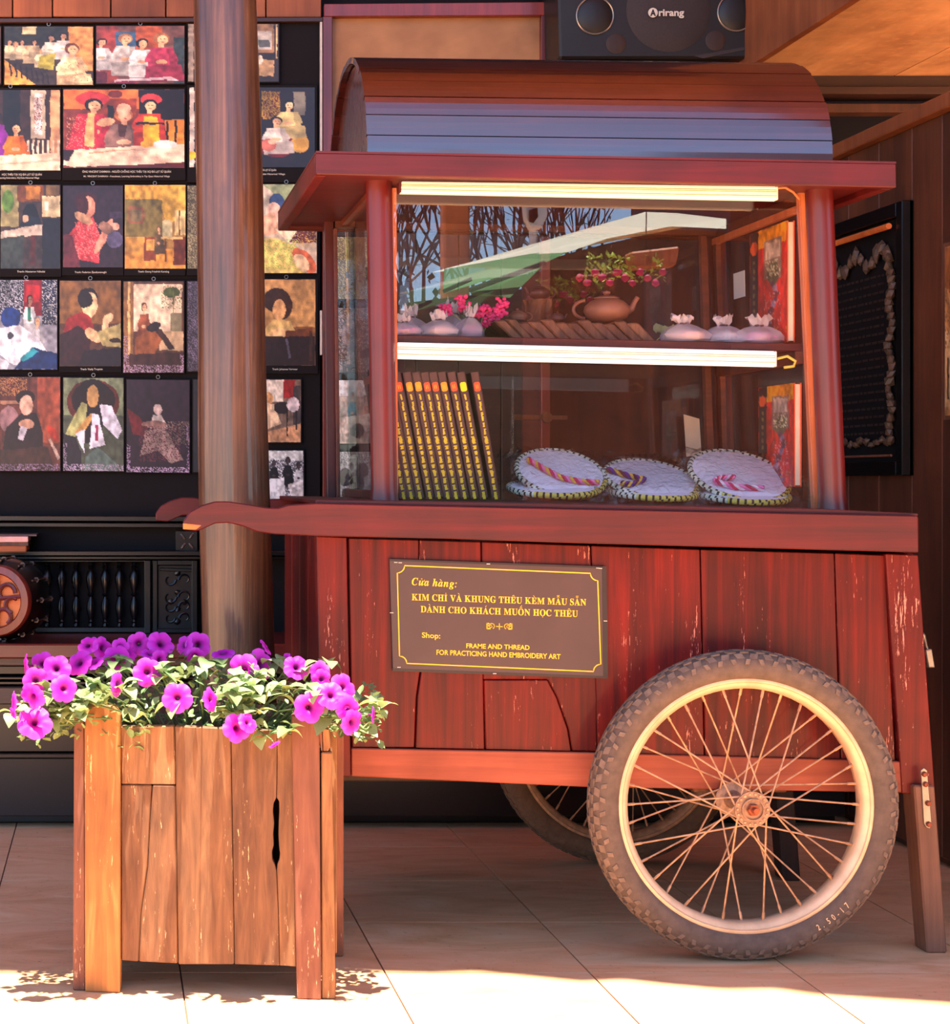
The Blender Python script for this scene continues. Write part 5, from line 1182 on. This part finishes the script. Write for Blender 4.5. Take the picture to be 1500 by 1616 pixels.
b = NB(); c = W(1031, 20, zc); ring_ = [b.verts.new(c+Vector((math.cos(a)*.013, 0, math.sin(a)*.013))) for a in np.linspace(0, 2*PI, 25)[:-1]]; b.faces.new(ring_)
lg_ = mk('logo_disc', b, M_txt, g_); mk('lettering', text_px(sans_line('A', .04), (1026.5, 25), (1035.5, 25), 10, zc-.0006), M_speak, g_)

# ================================================================== RIGHT WALL PICTURES
fr = T('carved_board', 'black lacquer board with pale carved vine border on the right side wall', 'plaque', (XR-.01, 4.36, .93))
def rb(y0, y1, z0, z1, m, nm, x=XR-.022, th=.02, par=fr): return mk(nm, box(x, x+th, y0, y1, z0, z1, bev=.002), m, par)
yA, yB_, zA, zC = 4.40, 5.02, .925, 1.60
rb(yA, yB_, zA, zC, M_blackm, 'board', XR-.012, .011)
rb(yA, yA+.035, zA, zC, M_black, 'frame', XR-.03, .03); rb(yB_-.035, yB_, zA, zC, M_black, 'frame', XR-.03, .03); rb(yA+.036, yB_-.036, zC-.035, zC, M_black, 'frame', XR-.03, .03); rb(yA+.036, yB_-.036, zA, zA+.035, M_black, 'frame', XR-.03, .03)
mk('gold_bar', tube([(XR-.036, yA+.06, zC-.055), (XR-.036, yB_-.06, zC-.055)], .008, 8), M_endcut, fr, smooth=True)
mk('gold_bar', tube([(XR-.03, yA+.06, zA+.05), (XR-.03, yB_-.06, zA+.05)], .003, 8), M_leg, fr, smooth=True)
M_carve = plain('carved_vine', (92, 70, 54), .55, .1, var=.3)
b = NB(); rr = random.Random(4)
for k in range(26):
    z = zA+.09+(zC-zA-.22)*k/25; c = (XR-.022, yA+.085+.012*math.sin(k*1.1), z); blob(c, .010, .012+rr.random()*.008, .012+rr.random()*.006, b, 1, .3, k)
for k in range(14):
    y = yA+.1+(yB_-yA-.2)*k/13; blob((XR-.022, y, zC-.12+.02*math.sin(k*1.3)), .010, .018, .016+rr.random()*.01, b, 1, .3, k+40); blob((XR-.022, y, zA+.085+.006*math.sin(k*1.7)), .008, .018, .010, b, 1, .3, k+70)
for k in range(26):
    z = zA+.09+(zC-zA-.22)*k/25; blob((XR-.022, yB_-.085+.012*math.sin(k*1.3), z), .010, .014, .014, b, 1, .3, k+100)
mk('carved_vine', b, M_carve, fr)
b = NB()
for k in range(20):
    z = zC-.17-.021*k; y = yA+.14
    while y < yB_-.14:
        w_ = rr.uniform(.012, .04); box(XR-.0135, XR-.0125, y, y+w_, z, z+.006, b); y += w_+.008
mk('lettering', b, M_legd, fr)
pc = T('picture', 'pale tan picture with dark keys on the right side wall at the frame edge', 'picture', (XR-.01, 4.05, 1.06))
mk('backing', box(XR-.012, XR-.002, 4.0, 4.22, 1.055, 1.47), M_leg, pc)
img = paint(60, 90, (190, 140, 90), [('r', 0, 0, 1, .25, (150, 96, 56)), ('e', .3, .3, .2, .1, (220, 176, 120)), ('r', 0, .5, 1, .95, (216, 180, 130))]+[('r', .06+.09*k, .66, .10+.09*k, .9, (40, 26, 20)) for k in range(10)]+[('n', 0, .2, 1, .6, (120, 80, 50), .2)], 5)
print_mesh('print', img, (XR-.012, 4.21, 1.46), (0, -.2, 0), (0, 0, -.395), pc, Vector((-1, 0, 0)))

# ================================================================== PLANTER
def Wt(px, py, off=0.0):
    d = 3.209/(1+.12*(px-CX)/F); w_ = W(px, py, d); nv = Vector((.1191, .9929, 0)); return w_+nv*off
NV = Vector((.1191, .9929, 0)); XV = Vector((.9929, -.1191, 0))
pl = T('planter', 'square weathered wooden plank planter standing in front of the cart', 'planter', Wt(322, 0, .2)*1.0)
pl.location.z = 0; WL[pl.name] = Vector(pl.location)
def pq(name, pix, off, th, mat, bev=.002, zero=()):
    P = [Wt(x, y, off) for x, y in pix]
    for i in zero: P[i].z = 0.0005
    return mk(name, prism(P, NV*th, bev=bev), mat, pl)
pq('corner_board', [(117, 1115), (133, 1116), (135, 1563), (115, 1563)], .0, .06, M_plant3, zero=(2, 3))
pq('corner_post', [(134, 1113), (180, 1113), (190, 1127), (190, 1566), (135, 1566)], -.006, .03, M_plant2, zero=(3, 4))
pq('plank', [(190.5, 1147), (274.5, 1146), (277, 1239), (190.5, 1238)], .006, .02, M_plant)
pq('plank', [(190.5, 1239.5), (239, 1239.8), (236, 1290), (232, 1370), (222, 1440), (218, 1519), (190.5, 1517)], .0065, .02, M_plant)
pq('plank', [(240.5, 1239.8), (277, 1240.5), (280, 1522), (218.8, 1519), (222.8, 1440), (232.8, 1370), (237, 1290)], .006, .02, M_plant)
pq('plank', [(276, 1146), (363.5, 1150), (369.5, 1523), (281.5, 1523)], .0045, .02, M_plant)
holeL = [(437, 1200), (436, 1260), (432, 1268), (430.5, 1282), (432.5, 1300), (431, 1318), (432, 1335), (429, 1346), (430, 1358), (434, 1366), (436, 1374), (437, 1392), (439, 1440), (441, 1525)]
holeR = [(437.8, 1200), (437, 1260), (440.5, 1265), (441, 1280), (440, 1300), (439.5, 1318), (440.5, 1336), (442, 1348), (441, 1358), (438, 1364), (437, 1374), (437.8, 1392), (439.8, 1440), (441.8, 1525)]
pq('plank', [(364.5, 1150), (437, 1155)]+holeL+[(370.5, 1523)], .006, .02, M_plant, bev=.0008)
pq('plank', [(437.8, 1155), (461, 1160), (467.5, 1527)]+holeR[::-1], .0065, .02, M_plant, bev=.0008)
pq('corner_post', [(460, 1128), (499, 1131), (504.5, 1166), (507, 1582), (469, 1580)], -.006, .03, M_plant3, zero=(3, 4))
pq('corner_board', [(507, 1187), (524, 1188), (530, 1582), (508, 1582)], .0, .06, M_plant, zero=(2, 3))
pq('splinter', [(502, 1152), (508, 1150), (509, 1186), (507, 1184)], .0, .05, M_plant3, bev=.0008); pq('splinter', [(509, 1150), (519, 1152), (522, 1178), (518, 1186), (510, 1186)], .004, .05, M_plant, bev=.0008)
# remaining three sides
DP = .30
def wallrun(p0, p1, n, nm='side_plank'):
    v = (p1-p0)/n; th = v.normalized().cross(Vector((0, 0, 1)))*.018
    for k in range(n):
        a = p0+v*k+v.normalized()*.0006; c = p0+v*(k+1)-v.normalized()*.0006
        P = [Vector((a.x, a.y, .065)), Vector((c.x, c.y, .065)), Vector((c.x, c.y, .475+.006*(k % 2))), Vector((a.x, a.y, .475))]
        mk(nm, prism(P, th, bev=.0015), [M_plant, M_plant3][k % 2], pl)
A_, B_ = Wt(126, 0, .062), Wt(516, 0, .062)
A2, B2 = A_+NV*(DP-.06), B_+NV*(DP-.06)
wallrun(A2, A_, 4); wallrun(B_, B2, 4); wallrun(B2, A2, 5)
for p in (A2, B2):
    P = [p+XV*.0+Vector((-.03, -.02, -p.z+.0005)), p+Vector((.03, -.02, -p.z+.0005)), p+Vector((.03, -.02, -p.z+.5)), p+Vector((-.03, -.02, -p.z+.5))]
    mk('corner_post', prism(P, (0, .04, 0), bev=.002), M_plant3, pl)
so_ = [A_+XV*.006+NV*(-.03), B_-XV*.012+NV*(-.03), B2-XV*.012-NV*.006, A2+XV*.012-NV*.006]
so_ = [Vector((p.x, p.y, .40)) for p in so_]
mk('soil_bed', prism(so_, (0, 0, .035)), M_soil, pl)
mk('planter_floor', prism([Vector((p.x, p.y, .07)) for p in so_], (0, 0, .015)), M_legd, pl)

# ================================================================== PETUNIAS
pt = T('petunia_plants', 'bushy magenta petunias overflowing the wooden planter', 'flowers', (pl.location.x, pl.location.y, .436))
def petunia(seed):
    r_ = random.Random(seed); b = NB(); n = 40; ctr = []
    prof = [(.0, -.9), (.07, -.85), (.10, -.5), (.16, -.18), (.30, -.02), (.55, .05), (.80, .04), (1.0, .0)]
    rows = []
    ph = [r_.uniform(-.06, .06) for _ in range(5)]
    for i, (rr_, z) in enumerate(prof):
        row = []
        for k in range(n):
            a = 2*PI*k/n; lobe = abs(math.sin(2.5*a)); f = 1
            zz = z
            if i >= 5: f = 1-.16*(1-lobe**.5)*(rr_); zz = z+.06*math.sin(a*10+seed)*rr_*(rr_**2)+.05*math.sin(a*3+seed)*rr_-.10*rr_**3+(-.05*(1-lobe)*rr_)
            row.append(b.verts.new((rr_*f*math.cos(a), rr_*f*math.sin(a), zz)))
        rows.append(row)
    for i in range(len(rows)-1):
        for k in range(n): b.faces.new((rows[i][k], rows[i][(k+1) % n], rows[i+1][(k+1) % n], rows[i+1][k]))
    bmesh.ops.remove_doubles(b, verts=b.verts, dist=1e-4)
    me = bpy.data.meshes.new('flower'); b.to_mesh(me); b.free(); me.materials.append(M_petal)
    for p in me.polygons: p.use_smooth = True
    return me
FM = [petunia(s) for s in range(5)]
def calyx():
    b = NB(); lathe([(.02, -1.05), (.12, -.98), (.11, -.80), (.08, -.74)], (0, 0, 0), 'Z', 8, b)
    me = bpy.data.meshes.new('calyx'); b.to_mesh(me); b.free(); me.materials.append(M_leaf); return me
CM = calyx()
FL = [(40, 1051, 17, -80, 0), (66, 1047, 17, -20, 20), (56, 1074, 18, -10, 0), (51, 1099, 19, -30, -20), (21, 1108, 15, -75, 0), (55, 1140, 24, 5, 30), (89, 1055, 20, -5, 25), (101, 1087, 19, 20, 10), (125, 1046, 19, -30, 30),
      (139, 1018, 15, -20, 40), (162, 1023, 16, 40, 10), (186, 1038, 20, 10, 40), (201, 1029, 15, 30, 50), (190, 1020, 12, 0, 20), (219, 1016, 16, 0, 5), (254, 1016, 19, 15, 30), (252, 1041, 13, 30, 0), (233, 1061, 20, 10, 10), (186, 1080, 17, 60, 0),
      (280, 1101, 21, -5, 15), (291, 1018, 14, -40, 20), (313, 1018, 18, 10, 5), (308, 1036, 13, 0, -20), (352, 1031, 16, -10, 70), (384, 1058, 23, -25, 5), (411, 1049, 22, 35, 10), (420, 1021, 12, 70, 40), (333, 1104, 17, 55, 10), (374, 1149, 20, 20, 10), (391, 1140, 15, 30, 30),
      (468, 1053, 18, 10, 30), (450, 1040, 10, -60, 30), (504, 1060, 15, -30, 10), (508, 1072, 14, 20, 0), (542, 1085, 20, 30, 15), (522, 1097, 20, 0, 30), (488, 1117, 21, 5, 5), (549, 1117, 17, 20, 0), (556, 1140, 18, 35, -10), (541, 1105, 14, 10, 40), (590, 1128, 12, 75, 0),
      (434, 1176, 9, 30, -60), (150, 1046, 13, -30, 60), (20, 1126, 9, -60, -20), (236, 1032, 12, 10, 60), (575, 1075, 0, 0, 0)]
def fdepth(py, px): return max(3.09, 3.36-.0045*(py-1030))+random.uniform(-.008, .008) if py > 1030 else 3.38+random.uniform(-.01, .02)
b_st = NB()
for i, (x, y, r_, yaw, pit) in enumerate(FL):
    if not r_: continue
    d = max(3.06, fdepth(y, x)); c = W(x, y, d); s_ = r_*d/F*1.2
    fo = bpy.data.objects.new('flower', FM[i % 5]); COL.objects.link(fo); fo.parent = pt; fo.location = c-wl(pt)
    z = Vector((math.sin(math.radians(yaw)), -1*math.cos(math.radians(yaw))*math.cos(math.radians(pit)), math.sin(math.radians(pit)))).normalized()
    qq = z.to_track_quat('Z', 'Y'); fo.rotation_mode = 'QUATERNION'; fo.rotation_quaternion = qq @ Matrix.Rotation(random.uniform(0, 6), 3, 'Z').to_quaternion()
    fo.scale = (s_, s_, s_*.85)
    co_ = bpy.data.objects.new('calyx', CM); COL.objects.link(co_); co_.parent = fo
    e = c-z*s_*.95; tgt = Vector((min(max(e.x+(pl.location.x-e.x)*.5, -.02), .36), 3.32, .45)); tube([e, e.lerp(tgt, .5)+Vector((0, 0, .015)), tgt], .0014, 5, b_st)
# leaves
def leafmesh(seed):
    r_ = random.Random(seed); b = NB(); n = 7; rows = []
    wd_ = [.03, .20, .34, .38, .33, .19, .02]
    for i in range(n):
        t = i/(n-1); y = t; z = .12*math.sin(t*PI)-.25*t*t*(1+seed*.3); w_ = wd_[i]*(.9+.1*seed)
        rows.append([b.verts.new((-w_, y, z+.10*w_/.38)), b.verts.new((0, y, z)), b.verts.new((w_, y, z+.10*w_/.38))])
    for i in range(n-1):
        for k in range(2): b.faces.new((rows[i][k], rows[i][k+1], rows[i+1][k+1], rows[i+1][k]))
    me = bpy.data.meshes.new('leaf'); b.to_mesh(me); b.free(); me.materials.append(M_leaf)
    for p in me.polygons: p.use_smooth = True
    return me
LM = [leafmesh(s) for s in range(3)]
rr = random.Random(21); cl_ = []
def zone():
    u = rr.random()
    if u < .60: x = rr.uniform(120, 520); y = rr.uniform(1042, 1142)
    elif u < .74: x = rr.uniform(20, 130); y = rr.uniform(1085, 1152)
    elif u < .86: x = rr.uniform(500, 600); y = rr.uniform(1085, 1165); y = max(y, 1085+(x-500)*.35)
    elif u < .95: x = rr.uniform(330, 470); y = rr.uniform(1120, 1168)
    else: x = rr.uniform(230, 340); y = rr.uniform(1010, 1050)
    return x, y
for c_ in range(60):
    x, y = zone(); d = max(3.11, 3.34-.0035*(y-1030))+rr.uniform(0, .04)
    if x < 115 or x > 530: d = max(d, 3.16)
    elif y > 1140: d = 3.145
    c = W(x, y, d)
    for k in range(5):
        cl_.append((c+Vector((rr.uniform(-.008, .008), rr.uniform(-.008, .008), rr.uniform(-.006, .006))), 2*PI*k/5+rr.uniform(-.5, .5), rr.uniform(-.1, 1.0), rr.uniform(.024, .042)))
    tube([c, c.lerp(Vector((pl.location.x+(c.x-pl.location.x)*.5, 3.32, .45)), .5)+Vector((0, 0, .01)), Vector((pl.location.x+(c.x-pl.location.x)*.55, 3.32, .44))], .0016, 5, b_st)
for i, (p, a, el, s_) in enumerate(cl_):
    lo = bpy.data.objects.new('leaf', LM[i % 3]); COL.objects.link(lo); lo.parent = pt; lo.location = p-wl(pt)
    lo.rotation_euler = (el-.25, rr.uniform(-.4, .4), a); lo.scale = (s_, s_, s_)
# dense foliage inside
b = NB()
for k in range(1500):
    u = rr.random(); px = rr.uniform(125, 525); 
    dd = rr.uniform(3.19, 3.42); zmax = .50+.085*math.sin((px-125)/400*PI)**.5+.02*math.sin(px*.05)
    if rr.random() < .30: px = rr.choice([rr.uniform(30, 125), rr.uniform(520, 600)]); zmax = .50; dd = rr.uniform(3.17, 3.36)
    z = rr.uniform(.435, zmax) if 125 < px < 525 else rr.uniform(.45, zmax+.03)
    c = Vector(((px-CX)*dd/F, dd, z)); s_ = rr.uniform(.009, .018); M_ = Matrix.Rotation(rr.uniform(0, 6.3), 3, 'Z') @ Matrix.Rotation(rr.uniform(-1, 1), 3, 'X') @ Matrix.Rotation(rr.uniform(-.6, .6), 3, 'Y')
    vs = [b.verts.new(c+M_ @ Vector(q)*s_) for q in ((0, 0, 0), (.42, .5, .08), (.3, 1, 0), (0, 1.3, -.1), (-.3, 1, 0), (-.42, .5, .08))]
    b.faces.new((vs[0], vs[1], vs[2], vs[3])); b.faces.new((vs[0], vs[3], vs[4], vs[5]))
stuff(mk('foliage', b, M_leaf, pt)); stuff(mk('stems', b_st, M_leaf, pt))

# ================================================================== THE YARD BEHIND THE CAMERA (mirrored in the cabinet glass)
DG = 3.5735
def Rf(px, py, dv): w_ = W(px, py, dv); w_.y = 2*DG-dv; return w_
M_umbw = plain('canopy_white', (226, 222, 206), .7, var=.05); M_umbg = plain('canopy_green', (66, 130, 66), .7, var=.2, scale=4)
M_grey = plain('grey_pole', (226, 230, 240), .4, 0, .3, var=.05)
ub = T('garden_parasol', 'white and green cantilever parasol mirrored in the cabinet glass', 'parasol', Vector((Rf(842, 0, 9.4).x, Rf(842, 0, 9.4).y, 0)))
p = Rf(842, 300, 9.4); mk('pole', tube([(p.x, p.y, 0), (p.x, p.y, 2.75)], .022, 14), M_grey, ub, smooth=True)
mk('arm_bracket', prism([Rf(827, 320, 9.35), Rf(850, 314, 9.35), Rf(865, 318, 9.35), Rf(865, 340, 9.35), Rf(856, 360, 9.35), Rf(838, 362, 9.35), Rf(830, 345, 9.35)], (0, -.06, 0), bev=.006), M_grey, ub)
mk('bracket_hole', prism([Rf(835, 332, 9.34), Rf(848, 328, 9.34), Rf(849, 342, 9.34), Rf(842, 352, 9.34), Rf(836, 350, 9.34)], (0, .01, 0)), M_blackm, ub)
mk('arm', tube([Rf(862, 322, 9.38), Rf(960, 300, 9.6), Rf(1055, 281, 9.8)], .022, 12), M_grey, ub, smooth=True)
def sheet(P, m, nm, par, th=.01): return mk(nm, prism(P, (0, -th, .004)), m, par)
sheet([Rf(684, 430, 8.9), Rf(745, 414, 9.0), Rf(845, 387, 9.2), Rf(960, 352, 9.3), Rf(1020, 335, 9.3), Rf(1070, 337, 9.3), Rf(1147, 346, 9.28), Rf(1147, 361, 9.0), Rf(1060, 357, 9.0), Rf(960, 376, 8.9), Rf(900, 397, 8.8), Rf(740, 424, 8.7)], M_umbw, 'canopy_top', ub)
sheet([Rf(702, 426, 8.72), Rf(840, 401, 8.8), Rf(905, 394, 8.85), Rf(860, 415, 8.6), Rf(700, 463, 8.5)], M_umbg, 'canopy_valance', ub)
sheet([Rf(742, 458, 8.3), Rf(860, 417, 8.5), Rf(805, 470, 8.3), Rf(745, 466, 8.3)], M_umbg, 'canopy_side', ub)
mk('rib', tube([Rf(742, 458, 8.28), Rf(860, 415, 8.4)], .012, 8), M_blackm, ub); mk('rib', tube([Rf(700, 460, 8.45), Rf(745, 440, 8.4)], .010, 8), M_blackm, ub)
hb_ = T('hanging_basket', 'wooden hanging basket of green leaves and pink flowers mirrored in the glass', 'flower basket', Rf(1000, 425, 8.85))
mk('basket', prism([Rf(985, 402, 8.9), Rf(1062, 393, 8.9), Rf(1056, 424, 8.9), Rf(990, 428, 8.9)], (0, .12, 0), bev=.01), M_strip, hb_)
b = NB(); rr = random.Random(8)
for k in range(260):
    c = Rf(rr.uniform(925, 1050), rr.uniform(408, 448), 8.8+rr.uniform(-.1, .1)); c.z += .02; s_ = rr.uniform(.015, .03); M_ = Matrix.Rotation(rr.uniform(0, 6.3), 3, 'Z') @ Matrix.Rotation(rr.uniform(-1.5, 1.5), 3, 'X')
    b.faces.new([b.verts.new(c+M_ @ Vector(q)*s_) for q in ((0, 0, 0), (.4, .5, 0), (0, 1.2, .1), (-.4, .5, 0))])
stuff(mk('foliage', b, plain('basket_leaf', (190, 210, 100), .6, var=.4), hb_))
for k in range(12):
    c = Rf(915+k*12, 438+10*math.sin(k*2.1), 8.68); mk('blossom', blob(c, .022, .015, .020, None, 1, .25, k), M_pink, hb_)
mk('hanger', tube([Rf(1020, 394, 8.84), Rf(1022, 250, 8.84)], .003, 5), M_legd, hb_)
M_gpost = wood('timber_post_wood', (206, 124, 74), (240, 160, 104), 'Z', .6, 0)
t = tag(mk('garden_post', box(Rf(701, 0, 10).x, Rf(742, 0, 10).x, Rf(0, 0, 10).y-.12, Rf(0, 0, 10).y, 0, 3.4, bev=.01), M_gpost), 'square orange-brown timber post mirrored in the cabinet glass', 'post')
yd = T('reflection_blocker', 'added dark boarded block that ends the mirrored yard at the right of the cabinet glass', 'reflection blocker', (4.6, -2.3, 0))  # added unseen block, cuts off the mirrored view at the right
xs0 = Rf(1152, 0, 9.26).x
for k in range(5): mk('blocker_board', box(xs0+k*.5, xs0+k*.5+.494, -2.14, -2.10, 0, 3.3+.01*(k % 2)), M_wallr, yd)
mk('blocker_body', box(xs0+.01, xs0+2.45, -3.9, -2.15, 0, 3.28), M_legd, yd)
mk('roof', prism([(xs0-.0, -2.0, 3.3), (xs0+2.6, -2.0, 3.3), (xs0+2.6, -4.0, 3.9), (xs0-.0, -4.0, 3.9)], (0, 0, .05)), M_legd, yd)  # sloping top of the added reflection block
sc_ = T('canopy_shade_screen', 'added dark brown screen for the shade below the white canopy mirrored in the glass', 'screen', (2.9, -2.7, 0))  # added screen, its dark brown stands for shade under the canopy
P = [(826, 0), (1145, 0), (1145, 366), (1060, 362), (960, 384), (905, 398), (852, 414), (826, 420)]
pts = [Rf(x, y, 9.32) for x, y in P]; pts[0].z = pts[1].z = 0
mk('shade_cloth', prism(pts, (0, -.03, 0)), M_wallr, sc_)
P = [(640, 0), (825, 0), (825, 456), (640, 478)]; pts = [Rf(x, y, 9.5) for x, y in P]; pts[0].z = pts[1].z = 0
mk('green_net', prism(pts, (0, -.03, 0)), plain('dark_green_net', (34, 52, 34), .8, var=.4, scale=6), sc_)
def tree(name, x, y, h, seed, lab, leaves=120, dep=5):
    r_ = random.Random(seed); b = NB(); tips = []
    def grow(p, dr, L, rad, lev):
        q_ = p+dr*L; mid = p.lerp(q_, .5)+Vector((r_.uniform(-1, 1), r_.uniform(-1, 1), r_.uniform(-1, 1)))*L*.06
        tube([p, mid, q_], [rad, rad*.85, rad*.7], 5 if lev > 2 else 4, b, cap=False)
        if lev == 0: tips.append(q_); return
        if lev <= 2: tips.append(q_)
        for _ in range(3 if lev > 1 else 2):
            nd = (dr+Vector((r_.uniform(-1, 1)*.8, r_.uniform(-1, 1)*.5, r_.uniform(-.35, .8)))*.75).normalized(); grow(q_, nd, L*r_.uniform(.62, .82), rad*.62, lev-1)
    t = T(name, lab, 'tree', (x, y, 0)); grow(Vector((x, y, 0)), Vector((r_.uniform(-.1, .1), 0, 1)).normalized(), h*.30, h*.013, dep)
    mk('trunk', b, M_legd, t)
    b = NB()
    for k in range(leaves):
        c = r_.choice(tips)+Vector((r_.uniform(-1, 1), r_.uniform(-1, 1), r_.uniform(-1, 1)))*.13; s_ = r_.uniform(.03, .06)
        M_ = Matrix.Rotation(r_.uniform(0, 6.3), 3, 'Z') @ Matrix.Rotation(r_.uniform(-1.5, 1.5), 3, 'X')
        vs = [b.verts.new(c+M_ @ Vector(q)*s_) for q in ((0, 0, 0), (.4, .5, 0), (0, 1.2, .1), (-.4, .5, 0))]; b.faces.new(vs)
    if leaves: stuff(mk('foliage', b, M_leaf2, t))
    return t
for i, (px, dv, h, lf) in enumerate([(650, 11.7, 3.3, 150), (790, 13.2, 3.8, 90), (925, 15.8, 4.0, 60), (1050, 17.4, 4.5, 90)]):
    p = Rf(px, 0, dv); tree('garden_tree', p.x, p.y, h, 30+i, ['leafy twiggy tree mirrored left of the timber post', 'branched tree mirrored between the timber post and the parasol pole', 'bare twiggy tree mirrored under the parasol arm', 'bare tree mirrored above the right end of the canopy'][i], lf, 5)
# hedge
b = NB(); rr = random.Random(77)
for k in range(5200):
    px = rr.uniform(-200, 1500); dv = rr.uniform(18.6, 19.6); c = Rf(px, 0, dv); c.z = rr.uniform(.6, 3.15+.3*math.sin(px*.013+1)+.2*math.sin(px*.05)); s_ = rr.uniform(.05, .12)
    M_ = Matrix.Rotation(rr.uniform(0, 6.3), 3, 'Z') @ Matrix.Rotation(rr.uniform(-1.5, 1.5), 3, 'X')
    vs = [b.verts.new(c+M_ @ Vector(q)*s_) for q in ((0, 0, 0), (.4, .5, 0), (0, 1.2, .1), (-.4, .5, 0))]; b.faces.new(vs)
hd = T('hedge', 'dark green hedge along the yard mirrored in the cabinet glass', 'hedge', (2.5, -12.1, 0))
stuff(mk('foliage', b, M_leaf2, hd)); mk('twig_core', box(-1.5, 9.5, -12.7, -12.45, 0, 2.75), M_legd, hd)
